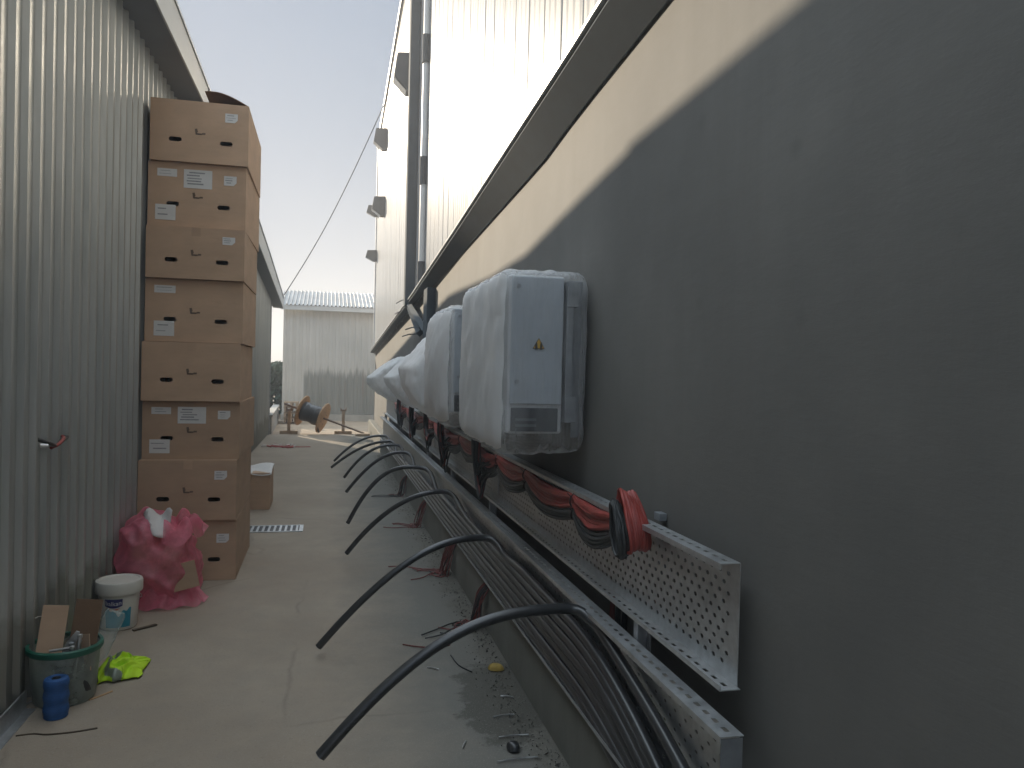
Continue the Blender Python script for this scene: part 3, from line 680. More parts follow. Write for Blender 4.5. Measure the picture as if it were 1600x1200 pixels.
tail(4.62, 'nearest bundle of loose brown and red wires hanging from the lower tray to the floor', 51, 20, .35)
tail(5.88, 'loose red wires spilling onto the floor under the second arching cable', 52, 18, .9)
tail(7.7, 'small bunch of loose red wires on the floor under the third arching cable', 53, 14, .8)
tail(9.6, 'dim farthest bunch of loose wires hanging below the lower tray', 54, 12, .4)
b = MB()
for s_ in range(9): b.tube([(1.05+.008*(s_ % 3), 2.62+.022*s_, .76), (1.055, 2.63+.02*s_, .62), (1.05, 2.64+.02*s_, .45)], .005, 5, 0 if s_ > 5 else 1)
tag(b.build('wire_tail', ['dark_red_wire', 'cable_grey']), 'short red and black wires passing behind the gap between the two trays, near end', 'loose wires', 'loose wire tails below the lower tray')

# ------------------------------------------------------------------ wrapped inverters
def wrap_mesh(c, half, q, bulge, seed, back, wr=.012, res=36, tent=None):
    """loose plastic bag round a box; tent = table of (height -1..1, share of the depth) for bags that hang away from the wall"""
    bm = bmesh.new(); bmesh.ops.create_cube(bm, size=2); bmesh.ops.subdivide_edges(bm, edges=bm.edges[:], cuts=res, use_grid_fill=True)
    c = Vector(c); front = []
    for f in bm.faces: front.append(f.calc_center_median().x < -.99)
    for v in bm.verts:
        n_ = v.co.copy(); k = (abs(n_.x)**q+abs(n_.y)**q+abs(n_.z)**q)**(1/q); p = n_/k
        if tent:
            d = lerp_poly(tent, p.z)*(1+.10*noise.noise(Vector((p.y*1.3, p.z*1.2, seed*5.1))))
            dep = (1-p.x)/2                              # 0 at the wall, 1 at the front
            x = half[0]-2*half[0]*dep*d; y = p.y*half[1]*(1-.10*max(0, -p.z)); z = p.z*half[2]
        else:
            x, y, z = p.x*half[0], p.y*half[1], p.z*half[2]
            x -= bulge*max(0, -p.x)*max(0, 1-p.y**2)*max(0, 1-.8*(p.z+.1)**2)
            z -= .3*bulge*max(0, -p.z)*max(0, -p.x)
        q3 = Vector((x*7, y*6, z*2.2))+Vector((seed*13.1, 0, 0))
        w_ = noise.noise(q3)*.9+abs(noise.noise(q3*2.3))*.9-.3+.4*noise.noise(q3*5)-.9*abs(noise.noise(Vector((y*22+x*14+1.5*math.sin(z*7+seed), z*2.6, seed*3.3))))+.4
        w_ += -.8*abs(noise.noise(Vector((y*4+z*5, x*5-z*3, seed*1.7))))          # long diagonal pulls
        d = Vector((p.x/half[0], p.y/half[1], p.z/half[2])).normalized()*w_*wr
        P_ = Vector((x, y, z))+d+c
        P_.x = min(P_.x, back); v.co = P_
    vs_ = [v.co.copy() for v in bm.verts]; fs = [tuple(v.index for v in f.verts) for f in bm.faces]
    bm.free(); return vs_, fs, front
def inverter(y0, label, z0=1.29, z1=1.96, L=1.05, wrap='film_milky', xf=.72, bulge=.06, seed=1, q=7, wz=0., wr=.012, extra=.0, tent=None, deep=0.):
    t_ = thing('inverter', (1.05, y0, z0), label, 'inverter', 'wrapped inverters mounted on the right wall')
    cx_, ct_ = (.90, .09) if tent else (xf+.012, 0)             # inside the hanging bags only the part by the wall is there to see
    b = MB(); b.box(cx_, .975, y0+ct_*.4, y0+L-ct_*.4, z0+ct_, z1-ct_); b.build('casing', 'case', t_, .012)
    if not tent:
        b = MB(); b.box(xf+.022, .968, y0-.012, y0-.002, z0+.125, z1-.008); b.build('side_door', 'case_side', t_, .004)
        for z in (z0+.22, z1-.05):
            b = MB(); b.tube([(xf+.05, y0-.012, z), (xf+.05, y0-.018, z)], .009, 12); b.build('door_lock', 'galv_dark', t_)
        b = MB(); b.box(xf+.03, .955, y0-.006, y0+.0, z0+.01, z0+.11); b.build('vent', 'case_dark', t_, .003)
        for z in (z0+.03, z0+.055):
            b = MB(); b.box(xf+.05, .86, y0-.010, y0-.007, z, z+.010); b.build('vent_louvre', 'case_mid', t_)
    b = MB(); g_ = -.05 if tent else .03; tp_ = .07 if tent else 0
    b.box(.978, 1.03, y0-g_, y0+L+g_, z1-.13-tp_, z1-.02-tp_); b.box(.978, 1.03, y0-g_, y0+L+g_, z0+.05+tp_, z0+.16+tp_); b.box(.98, 1.012, y0-g_+.01, y0-g_+.06, z0+.05+tp_, z1-.02-tp_)
    b.box(1.03, 1.087, y0+.05, y0+.11, z0-.02+tp_, z1-.01-tp_); b.box(1.03, 1.087, y0+L-.11, y0+L-.05, z0-.02+tp_, z1-.01-tp_)
    b.build('mounting_rail', 'galv_dark', t_, .003)
    if not tent:
        # warning sign on the door
        sx_, sz_ = .862, z0+.375
        sg = MB(); tri = lambda r, yy_, mi: sg.prism([(sx_-.0866*r*5, sz_-.05*r*5), (sx_+.0866*r*5, sz_-.05*r*5), (sx_, sz_+.1*r*5)], 1, yy_, yy_-.0012, mi)
        tri(.062, y0-.0125, 1); tri(.052, y0-.0139, 0)
        for dx in (-.011, .010): sg.prism([(sx_+dx-.006, sz_-.019), (sx_+dx+.006, sz_-.019), (sx_+dx+.004, sz_+.008), (sx_+dx, sz_+.014), (sx_+dx-.004, sz_+.006)], 1, y0-.0153, y0-.0165, 1)
        sg.build('warning_sign', ['yellow', 'ink'], t_)
    cz = (z0+z1)/2-wz; hx = (1.06-xf+deep)/2+.02
    vs_, fs, front = wrap_mesh((xf-deep-.02+hx, y0+L/2, cz), (hx, L/2+.05+extra, (z1-z0)/2+.03+wz), q, bulge, seed, 1.065, wr, tent=tent)
    b = MB(); b.add(vs_, fs)
    if wrap == 'film':                                   # the front is wrapped in several layers and reads milky, the side in one
        b.mi = [1 if q_ else 0 for q_ in front]
    b.build('plastic_wrap', [wrap, 'film_milky'], t_, smooth=180)
    return t_
inverter(3.22, 'nearest wrapped inverter, its blue-grey side with a yellow warning triangle showing through clear film', wrap='film', bulge=.012, seed=1, q=12, wz=.03, wr=.012)
inverter(4.74, 'second wrapped inverter from the camera, pale film front half hidden by the nearest one', z0=1.29, z1=1.93, wrap='film', bulge=.05, seed=2, q=7, wz=.03, wr=.014)
TENT = [(-1, .62), (-.75, .84), (-.3, .97), (.1, 1.0), (.5, .80), (.85, .56), (1, .42)]
TENT2 = [(-1, .50), (-.7, .74), (-.25, .96), (.05, 1.0), (.4, .78), (.8, .52), (1, .36)]
inverter(6.05, 'third wrapped inverter, a broad milky bag hanging out from the wall with a sloping top', z0=1.27, z1=1.85, L=.85, wrap='film_milky', seed=3, q=8, wz=.03, wr=.016, tent=TENT, deep=.14, xf=.76)
inverter(8.25, 'fourth wrapped inverter, narrow blue-grey bag second from the far end', z0=1.21, z1=1.72, L=.8, wrap='film_milky', seed=4, q=6, wz=.02, wr=.014, tent=TENT2, deep=.12, xf=.76)
inverter(10.6, 'farthest wrapped inverter, small pointed bag at the end of the row', z0=1.18, z1=1.68, L=.8, wrap='film_milky', seed=5, q=5, wz=.02, wr=.014, tent=TENT2, deep=.19, xf=.76)

# ------------------------------------------------------------------ cardboard boxes
def stadium(cx, cz, w_, h_, n_=8):
    r = h_/2; out = []
    for s_ in (1, -1):
        for i in range(n_+1):
            a = -math.pi/2+math.pi*i/n_ if s_ > 0 else math.pi/2+math.pi*i/n_
            out.append((cx+s_*(w_/2-r)+math.cos(a)*r, cz+math.sin(a)*r))
    return out
def box_body(w_, d_, h_, holes):
    """origin at the lower front left corner, front face on y=0 with real hand holes"""
    b = MB(); outer = [(0, 0), (w_, 0), (w_, h_), (0, h_)]
    polys = [[Vector((x, 0, z)) for x, z in outer]]+[[Vector((x, 0, z)) for x, z in hl] for hl in holes]
    tris = tessellate_polygon(polys); flat = [p for pl_ in polys for p in pl_]
    b.add(flat, tris)
    for y in (0,):
        for hl in holes:                                     # thickness of the board round each hole
            n_ = len(hl); b.add([(x, 0, z) for x, z in hl]+[(x, .008, z) for x, z in hl], [(i, (i+1) % n_, (i+1) % n_+n_, i+n_) for i in range(n_)])
    P = [(0, 0, 0), (w_, 0, 0), (w_, d_, 0), (0, d_, 0), (0, 0, h_), (w_, 0, h_), (w_, d_, h_), (0, d_, h_)]
    b.add(P, [(0, 1, 2, 3), (4, 5, 6, 7), (1, 2, 6, 5), (2, 3, 7, 6), (3, 0, 4, 7)])
    return b
def mark(parent, x, z):
    b = MB(); y = -.0018
    k_ = .62
    pl_ = [[(x-.055, z+.035), (x-.03, z+.04), (x-.02, z+.005), (x-.045, z-.03)], [(x-.04, z-.03), (x+.02, z-.03), (x+.02, z-.012), (x-.04, z-.010)],
           [(x+.018, z-.025), (x+.06, z-.022), (x+.06, z-.004), (x+.03, z-.004), (x+.018, z-.014)]]
    for p in pl_: b.add([(x+(a-x)*k_, y, z+(c-z)*k_) for a, c in p], [tuple(range(len(p)))])
    o = b.build('printed_mark', ['box_ink', 'board_dark']); o.parent = parent
def paper(parent, x, z, w_, h_, tear=0., lines=4, seed=1):
    b = MB(); rnd = random.Random(seed); y = -.0022
    p = [(x, z), (x+w_-tear, z), (x+w_, z+tear), (x+w_, z+h_), (x, z+h_)] if tear else [(x, z), (x+w_, z), (x+w_, z+h_), (x, z+h_)]
    b.add([(a, y, c) for a, c in p], [tuple(range(len(p)))])
    for k in range(lines):
        zz = z+h_*(.12+.76*(k+.5)/lines); xa = x+w_*rnd.uniform(.06, .2); xb = x+w_*rnd.uniform(.5, .85); hh = h_*rnd.uniform(.03, .09)
        b.quad((xa, y-.0006, zz), (xb, y-.0006, zz), (xb, y-.0006, zz+hh), (xa, y-.0006, zz+hh), 1)
    o = b.build('paper_label', ['paper', 'ink_light']); o.parent = parent
BW, BD = .655, 1.08
def carton(x, y, z, h_, rot, label, papers, holes=True, emblem=True, seed=0):
    t_ = thing('cardboard_box', (x, y, z), label, 'box', 'cardboard boxes stacked by the shed'); t_.rotation_euler = (0, 0, rot)
    hl = [stadium(.165, h_*.36, .085, .032), stadium(.505, h_*.345, .085, .032)] if holes else []
    o = box_body(BW, BD, h_, hl).build('carton', 'board'); o.parent = t_
    o.modifiers.new('weld', 'WELD').merge_threshold = .0004
    # top flaps meeting in a seam, and a strip of tape over it
    b = MB(); b.box(.004, BW-.004, .003, BD/2-.002, h_+.0005, h_+.0035); b.box(.004, BW-.004, BD/2+.002, BD-.003, h_+.0005, h_+.0035)
    f_ = b.build('top_flaps', 'board'); f_.parent = t_
    b = MB(); b.box(BW/2-.03, BW/2+.03, -.0012, -.0004, h_-.06, h_+.001); q_ = b.build('packing_tape', 'board'); q_.parent = t_
    if emblem: mark(t_, BW*.50, h_*.50)
    for k, (px, pz, pw, ph, tear, ln) in enumerate(papers): paper(t_, px, pz*h_, pw, ph*h_, tear, ln, seed*10+k)
    return t_
SM = (.505, .70, .085, .15, .02, 3)
four = [(.06, .78, .13, .12, 0, 2), (.235, .62, .19, .29, 0, 5), (.505, .70, .085, .15, .02, 3), (.05, .10, .135, .24, 0, 2)]
ZB = [0, .44, .869, 1.284, 1.703, 2.149, 2.516, 2.973, 3.407]
lab = ['bottom cardboard box of the tall stack, partly hidden by the pink bag', 'cardboard box with a small torn label resting on the bottom box of the stack',
       'cardboard box with four paper labels, third from the floor in the stack', 'cardboard box without any paper label, middle of the stack',
       'cardboard box with two labels on its left half only, fifth from the floor', 'cardboard box with one small label just below the upper four-labelled one',
       'cardboard box with four paper labels, second from the top of the stack', 'topmost cardboard box of the tall stack, its flap lifting at the back']
pap = [[(.52, .62, .085, .15, .02, 3)], [(.505, .68, .085, .15, .02, 3)], four, [], [(.06, .78, .14, .12, 0, 2), (.06, .09, .135, .24, 0, 2)], [SM], four, [(.495, .70, .085, .15, .02, 3)]]
offs = [(-1.275, .0, .004), (-1.278, -.03, .0), (-1.270, .035, -.006), (-1.272, -.01, .012), (-1.262, .02, .004), (-1.255, -.02, .006), (-1.258, .03, -.004), (-1.245, .0, .002)]
for k in range(8):
    h_ = ZB[k+1]-ZB[k]-.006
    tt = carton(offs[k][0], 5.96+offs[k][1], ZB[k]+.001, h_, offs[k][2], lab[k], pap[k], seed=k)
    if k == 7:
        b = MB(); b.grid(lambda u, v: (.652-.30*u, .02+.5*v, h_+.004+.085*math.sin(u*1.9)*(1-.15*v)), 8, 4); o = b.build('lifted_flap', 'board_dark', solid=.004); o.parent = tt
t_ = thing('cardboard_box', (-1.20, 8.84, 0), 'separate small cardboard box with torn white top beside the foot of the stack', 'box')
o = box_body(.615, .55, .395, [stadium(.325, .17, .06, .024)]).build('carton', 'board'); o.parent = t_
b = MB(); b.grid(lambda u, v: (.18+.45*u, -.02+.5*v, .40+.02*math.sin(u*6+v*3)+.03*v-.012*(v < .1)), 10, 8); o = b.build('torn_cover', 'paper', solid=.003, smooth=60); o.parent = t_
b = MB(); b.add([(.26, -.003, .15), (.31, -.004, .095), (.365, -.003, .145), (.39, -.004, .19), (.33, -.003, .215), (.275, -.004, .19)], [(0, 1, 2, 3, 4, 5)]); o = b.build('torn_paper', 'paper'); o.parent = t_
o.data.materials[0] = M['paper']

# ------------------------------------------------------------------ pink bag
pk = thing('rubbish_bag', (-1.03, 5.55, 0), 'crumpled pink plastic rubbish bag stuffed with waste in front of the box stack', 'bag')
def crumple(c, half, q, seed, wr, res=26, fl=0.):
    bm = bmesh.new(); bmesh.ops.create_cube(bm, size=2); bmesh.ops.subdivide_edges(bm, edges=bm.edges[:], cuts=res, use_grid_fill=True)
    c = Vector(c)
    for v in bm.verts:
        n_ = v.co.copy(); k = (abs(n_.x)**q+abs(n_.y)**q+abs(n_.z)**q)**(1/q); p = n_/k
        P_ = Vector((p.x*half[0]*(1-.18*p.z), p.y*half[1]*(1-.2*p.z), p.z*half[2]))
        s_ = P_*6+Vector((seed*9.7, 0, 0))
        w_ = -2.2*abs(noise.noise(s_))+.9*noise.noise(s_*.6)+1.0-1.1*abs(noise.noise(s_*2.4))
        v.co = P_+p.normalized()*w_*wr+c
        if v.co.z < .006: v.co.z = .006+.002*noise.noise(s_*3)
    vs_ = [v.co.copy() for v in bm.verts]; fs = [tuple(v.index for v in f.verts) for f in bm.faces]; bm.free(); return vs_, fs
def bag_mesh(c, half, seed, a1, a2, res=40, top=1.):
    bm = bmesh.new(); bmesh.ops.create_cube(bm, size=2); bmesh.ops.subdivide_edges(bm, edges=bm.edges[:], cuts=res, use_grid_fill=True)
    c = Vector(c); rg = lambda p: 1-2.4*abs(noise.noise(p))
    for v in bm.verts:
        n_ = v.co.copy(); q = 2.7; k = (abs(n_.x)**q+abs(n_.y)**q+abs(n_.z)**q)**(1/q); p = n_/k
        t_ = 1-.16*max(0, p.z)+.10*max(0, -p.z)
        P_ = Vector((p.x*half[0]*t_, p.y*half[1]*t_, p.z*half[2])); s_ = P_+Vector((seed*3.7, seed, 0))
        fold = rg(Vector((s_.x*5+s_.z*3, s_.y*5, s_.z*4)))*a1+rg(Vector((s_.x*11-s_.z*6, s_.y*9, s_.z*7+4)))*a2+noise.noise(s_*3)*a1*.9
        P_.x += .05*p.z*(1 if p.z < 0 else .2)*-1; P_.z += .045*max(0, p.z)*(-p.x*1.2+noise.noise(Vector((p.x*2.5, p.y*2.5, seed*2.0)))*1.6)
        v.co = P_+Vector((p.x, p.y, p.z*.6)).normalized()*fold+c
        if v.co.z < .006: v.co.z = .006+.002*noise.noise(s_*9)
    vs_ = [v.co.copy() for v in bm.verts]; fs = [tuple(v.index for v in f.verts) for f in bm.faces]; bm.free(); return vs_, fs
vs_, fs = bag_mesh((-1.055, 5.50, .25), (.205, .20, .285), 5, .040, .020)
b = MB(); b.add(vs_, fs); b.build('film', 'pink_film', pk, smooth=180)
vs_, fs = crumple((-1.06, 5.52, .20), (.14, .13, .20), 3, 6, .04, 12)
b = MB(); b.add(vs_, fs); b.build('stuffing', 'board', pk, smooth=50)
# open mouth: loose collar of film folded outwards, and a skirt of slack film on the floor
b = MB()
def mouth(u, v):
    a = -1.5+3.3*u; n_ = noise.noise(Vector((math.cos(a)*1.5, math.sin(a)*1.5, 3))); m_ = noise.noise(Vector((u*7, v*1.5, 11)))
    r = .10+.14*v*(1+.8*n_)+.03*m_*v
    return (-1.0+math.cos(a)*r*1.1, 5.45+math.sin(a)*r*.8, .44+.11*math.sin(v*2.2)*(1+.9*m_)-.05*v*v+.03*m_)
b.grid(mouth, 90, 8); b.build('bag_mouth', 'pink_film', pk, smooth=180)
b = MB()
def skirt(u, v):
    a = -2.3+2.5*u; r = .18+.10*v*(1+.5*noise.noise(Vector((u*4, 0, 7))))
    return (-1.03+math.cos(a)*r*1.05, 5.46+math.sin(a)*r*.75, max(.004, .13*(1-v)**1.4+.018*math.sin(u*31+v*4)*(1-v*.5)+.012))
b.grid(skirt, 60, 10); b.build('loose_skirt', 'pink_film', pk, smooth=180)
b = MB(); rnd = random.Random(8)
b.grid(lambda u, v: (-1.15+.17*u+.02*v, 5.37+.09*v+.03*math.sin(u*7+v*4), .49+.10*v-.06*u*(1-v)+.03*math.sin(u*9)*v), 10, 8)
tag(b.build('waste_paper', 'paper', smooth=40, solid=.003), 'crumpled white paper sticking out of the pink bag', 'paper')
b = MB(); mt_ = Matrix.Translation((-.87, 5.315, .20)) @ Matrix.Rotation(R(-12), 4, 'Y') @ Matrix.Rotation(R(10), 4, 'Z')
b.box(-.09, .085, -.003, .003, -.085, .085, 0, mt_); tag(b.build('cardboard_piece', 'board', bevel=.001), 'tan cardboard scrap leaning on the front of the pink bag', 'cardboard')

# ------------------------------------------------------------------ paint bucket
bk = thing('paint_bucket', (-1.13, 4.99, 0), 'white lidded paint bucket with turquoise label in front of the pink bag', 'bucket')
C0 = Vector((-1.13, 4.99, 0))
b = MB(); b.lathe([(0, .004), (.094, .004), (.098, .012), (.114, .24), (.112, .25), (0, .25)], C0); b.build('pail', 'white_plastic', bk, smooth=40)
b = MB(); b.lathe([(.116, .212), (.126, .212), (.128, .222), (.128, .272), (.124, .280), (.110, .283), (.104, .277), (0, .276)], C0, 48); b.build('lid', 'white_plastic', bk, smooth=35)
def cyl_patch(fn, a0, a1, nu=24, nv=6, off=.0015, mi=0, b=None):
    b = b or MB()
    def f(u, v):
        z = fn(u, v); r = .098+(.114-.098)*(z-.012)/.228+off; a = a0+(a1-a0)*u
        return (C0.x+math.cos(a)*r, C0.y+math.sin(a)*r, z)
    b.grid(f, nu, nv, mi); return b
AC = R(-82)                                            # the label faces the camera
cyl_patch(lambda u, v: .022+(.092+.016*math.sin(u*9)+.012*math.sin(u*21))*v, AC-.62, AC+.72).build('label', 'blue_label', bk, smooth=60)
cyl_patch(lambda u, v: .150-.012*math.sin(math.pi*u)+(.040+.012*math.sin(math.pi*u))*v, AC-.62, AC+.26, off=.0022).build('name_panel', 'navy', bk, smooth=60)
cyl_patch(lambda u, v: .138-.016*math.sin(math.pi*u)+(.010*math.sin(math.pi*u))*v, AC-.5, AC+.16, off=.0022).build('swoosh', 'orange_print', bk, smooth=60)
def text_on_pail(body, a0, a1, z, size, m_):
    cu = bpy.data.curves.new('lettering', 'FONT'); cu.body = body; cu.size = 1; cu.resolution_u = 3
    to = bpy.data.objects.new('lettering', cu); COL.objects.link(to)
    dg = bpy.context.evaluated_depsgraph_get(); me = bpy.data.meshes.new_from_object(to.evaluated_get(dg)); bpy.data.objects.remove(to)
    xs_ = [v.co.x for v in me.vertices]; x0, x1 = min(xs_), max(xs_)
    for v in me.vertices:
        u = (v.co.x-x0)/(x1-x0); zz = z+v.co.y*size-.006*math.sin(math.pi*u); r = .098+(.016)*(zz-.012)/.228+.0032; a = a0+(a1-a0)*u
        v.co = (C0.x+math.cos(a)*r, C0.y+math.sin(a)*r, zz)
    me.materials.clear(); me.materials.append(M[m_]); o = bpy.data.objects.new('lettering', me); COL.objects.link(o)
    o.parent = bk; o.matrix_parent_inverse = Matrix.Translation(-bk.location)
text_on_pail('balkan', AC-.56, AC+.20, .158, .036, 'paper')
b = MB(); b.tube([(C0.x+math.cos(a)*.121, C0.y+math.sin(a)*.121, .2-.05*math.sin((a-AC-1.2)/2.0*math.pi)) for a in [AC+1.2+2.0*i/16 for i in range(17)]], .003, 6); b.build('handle', 'tool', bk, smooth=60)

# ------------------------------------------------------------------ clear tub, its contents, twine, vest
tb = thing('plastic_tub', (-1.12, 4.0, 0), 'clear plastic tub with a green rim full of scraps against the shed', 'tub')
C1 = Vector((-1.115, 4.0, 0))
b = MB(); b.lathe([(0, .006), (.122, .006), (.128, .016), (.146, .245)], C1, 48); b.lathe([(.143, .245), (.124, .02), (0, .012)], C1, 48); b.build('tub_body', 'tub_clear', tb, smooth=40)
b = MB(); b.lathe([(.143, .232), (.153, .232), (.158, .240), (.158, .258), (.152, .264), (.143, .262)], C1, 48); b.build('rim', 'green_rim', tb, smooth=40)
b = MB(); b.tube(spline([(C1.x-.155, C1.y-.02, .25), (C1.x-.17, C1.y-.05, .30), (C1.x-.14, C1.y+.08, .36), (C1.x-.05, C1.y+.15, .30)]), .0025, 6); b.build('bail', 'tool', tb, smooth=60)
def slab_piece(name, label, cat, m_, c, rot, w_, h_, th=.004):
    b = MB(); mt_ = Matrix.Translation(c) @ rot.to_matrix().to_4x4(); b.box(-w_/2, w_/2, -th/2, th/2, -h_/2, h_/2, 0, mt_); return tag(b.build(name, m_, bevel=.001), label, cat)
from mathutils import Euler
slab_piece('cardboard_piece', 'upright light tan cardboard flap on the left of the clear tub', 'cardboard', 'board', (-1.165, 3.98, .315), Euler((R(-12), R(6), R(8))), .105, .24)
slab_piece('cardboard_piece', 'darker tan cardboard flap at the back of the clear tub', 'cardboard', 'board_dark', (-1.045, 4.06, .335), Euler((R(-16), R(-4), R(-28))), .15, .2)
slab_piece('cardboard_piece', 'small tan cardboard scrap at the right edge of the clear tub', 'cardboard', 'board', (-1.02, 3.97, .22), Euler((R(-6), R(-14), R(-40))), .06, .16)
b = MB(); b.tube([(-1.10, 3.92, .10), (-1.075, 3.95, .2), (-1.045, 3.97, .28)], .009, 8); b.prism([(-1.105, .235), (-1.06, .245), (-1.035, .33), (-1.05, .335), (-1.09, .285)], 1, 3.925, 3.929)
tag(b.build('trowel', 'tool', bevel=.001), 'steel trowel blade standing in the clear tub', 'trowel')
for i, (a_, c_, l_) in enumerate((((-1.05, 3.90, .12), (-1.035, 3.93, .31), 'bright steel spanner upright in the tub'), ((-1.145, 3.885, .262), (-1.055, 3.89, .272), 'thin steel rod lying across the green rim'), ((-1.07, 3.93, .12), (-1.062, 3.90, .285), 'short dark steel punch between the flaps in the tub'))):
    b = MB(); b.tube([a_, Vector(a_).lerp(Vector(c_), .5), c_], [.007, .006, .008], 8); b.lathe([(0, -.010), (.011, -.008), (.012, .006), (0, .01)], c_, 10)
    tag(b.build('hand_tool', 'tool' if i < 2 else 'galv_dark', smooth=50), l_, 'hand tool', 'hand tools in the tub')
vs_, fs = crumple((-1.115, 4.0, .10), (.10, .10, .095), 2.6, 14, .03, 9); b = MB(); b.add(vs_, fs)
tag(b.build('rag', 'cable_grey', smooth=60), 'dark rag bundled in the bottom of the clear tub', 'rag')
bt = thing('plastic_bottle', (-.99, 4.08, .2), 'clear empty plastic bottle upended in the tub beside the paint bucket', 'bottle')
rot = Euler((R(-22), R(20), 0)).to_matrix(); cB = Vector((-1.015, 4.03, .13))
b = MB(); b.lathe([(.014, -.02), (.016, .01), (.045, .06), (.048, .075), (.046, .11), (.048, .14), (.046, .17), (.048, .20), (.048, .245), (.040, .262), (.022, .256), (0, .25)], cB, 28, 0, rot); b.build('bottle_body', 'bottle_clear', bt, smooth=50)
b = MB(); b.lathe([(0, -.045), (.017, -.045), (.017, -.02), (0, -.018)], cB, 18, 0, rot); b.build('cap', 'blue_label', bt, smooth=40)
tw = thing('twine_spool', (-1.085, 3.74, 0), 'blue twine spool standing on the floor in front of the clear tub', 'spool')
C2 = Vector((-1.09, 3.80, 0)); b = MB()
prof = [(.018, .170), (.032, .178), (.046, .172)]
for i in range(26): z = .166-.158*i/25; prof += [(.0485+.0012*(i % 2)+.002*math.sin(i*.7), z)]
prof += [(.044, .003), (0, .003)]
b.lathe(prof, C2, 36); b.build('winding', 'twine', tw, smooth=30)
b = MB(); b.lathe([(.017, .174), (.015, .16), (.015, .02), (0, .02)], C2, 20); b.build('core', 'case_dark', tw, smooth=40)
ve = thing('safety_vest', (-.95, 4.2, 0), 'crumpled yellow-green hi-vis vest on the floor beside the clear tub', 'vest')
def vest(u, v):
    x = -1.02+.20*u; y = 4.08+.26*v+.07*u
    n_ = noise.noise(Vector((u*3.1, v*3.1, 4))); r_ = abs(noise.noise(Vector((u*5, v*5, 9))))
    e = math.sin(math.pi*min(1, max(0, u)))**.6*math.sin(math.pi*min(1, max(0, v)))**.6
    h = (.15*(1-u*.62))*e*(.8+.6*n_-.6*r_)+.012
    return (x+.04*n_, y+.04*r_, max(.006, h))
b = MB(); b.grid(vest, 44, 44)
for i, f in enumerate(b.f):
    u = (i % 44)/44; v = (i//44)/44
    if .38 < u+.25*math.sin(v*5) < .55 and v < .6: b.mi[i] = 1
b.build('cloth', ['hivis', 'reflective'], ve, smooth=70, solid=.003)
for o in list(COL.objects):
    if o.parent or 'category' not in o: continue
    n_ = o.name.split('.')[0]
    if n_ in ('plastic_tub', 'hand_tool', 'trowel', 'rag', 'plastic_bottle', 'twine_spool') or (n_ == 'cardboard_piece' and 'tub' in o['label']): o.location += Vector((-.03, -.05, 0))
    if n_ == 'paint_bucket': o.location += Vector((-.035, 0, 0))
    if n_ == 'safety_vest': o.location += Vector((-.05, -.02, 0))
# floor litter
def litter(name, label, cat, m_, pts, r, group=None):
    b = MB(); b.tube(spline(pts, 4), r, 6); return tag(b.build(name, m_, smooth=60), label, cat, group)
litter('stick', 'dark twig with a kink on the floor at the lower left', 'stick', 'stick', [(-1.216, 3.578, .006), (-1.15, 3.585, .006), (-1.095, 3.565, .008), (-1.0, 3.575, .006), (-.915, 3.598, .006)], .0035)
litter('metal_rod', 'thin bright metal rod lying at the foot of the shed wall', 'rod', 'tool', [(-1.316, 3.78, .012), (-1.27, 3.92, .012), (-1.235, 4.0, .014)], .004)
litter('wood_sliver', 'pale wood sliver on the floor right of the clear tub', 'wood sliver', 'wood', [(-1.03, 3.905, .005), (-.99, 3.95, .005), (-.955, 3.995, .005)], .004)
b = MB(); b.box(-.07, .07, -.012, .012, 0, .008, 0, Matrix.Translation((-1.01, 4.93, .002)) @ Matrix.Rotation(R(40), 4, 'Z')); tag(b.build('wood_offcut', 'stick', bevel=.001), 'short dark wood offcut beside the paint bucket', 'wood offcut')
litter('wire_scrap', 'single thin red wire on the floor below the second arching cable', 'wire', 'dark_red_wire', [(.44, 4.41, .006), (.52, 4.36, .006), (.62, 4.33, .006), (.70, 4.36, .006)], .004)
litter('wire_scrap', 'short dark curved wire scrap near the wall foot', 'wire', 'cable_grey', [(.68, 4.2, .006), (.70, 4.05, .006), (.75, 3.95, .006)], .0035)
for i, (x, y, l_, a) in enumerate(((.80, 3.42, .10, .1), (.80, 3.22, .13, 0), (.77, 3.02, .17, .05), (.56, 4.03, .07, -.6), (.58, 3.18, .06, 1.2), (.86, 3.62, .06, -.4))):
    litter('metal_scrap', ['thin bright metal strip on the dark mortar patch, farther of the two long ones', 'thin bright metal strip on the dark mortar patch, nearer of the two long ones', 'longest pale strip on the floor near the bottom edge of the photo', 'pale sliver on clean concrete under the nearest cable', 'bent pale wire clipping on the clean concrete left of the mortar patch', 'small pale chip on the upper part of the mortar patch'][i], 'metal scrap', 'tool',
           [(x-l_/2*math.cos(a), y-l_/2*math.sin(a), .006), (x, y+.004, .007), (x+l_/2*math.cos(a), y+l_/2*math.sin(a), .006)], .0035, 'pale scraps on the floor')
vs_, fs = crumple((.885, 3.97, .009), (.024, .018, .010), 3.5, 25, .016, 7); b = MB(); b.add(vs_, fs); tag(b.build('foam_lump', 'yellow_bit', smooth=60), 'small yellow foam lump at the top of the mortar patch', 'foam lump')
vs_, fs = crumple((.775, 3.11, .012), (.018, .024, .013), 3, 22, .014, 5); b = MB(); b.add(vs_, fs); tag(b.build('rubber_cap', 'cable', smooth=60), 'small black rubber lump on the floor near the bottom edge', 'rubber lump')
rnd = random.Random(77); b = MB()
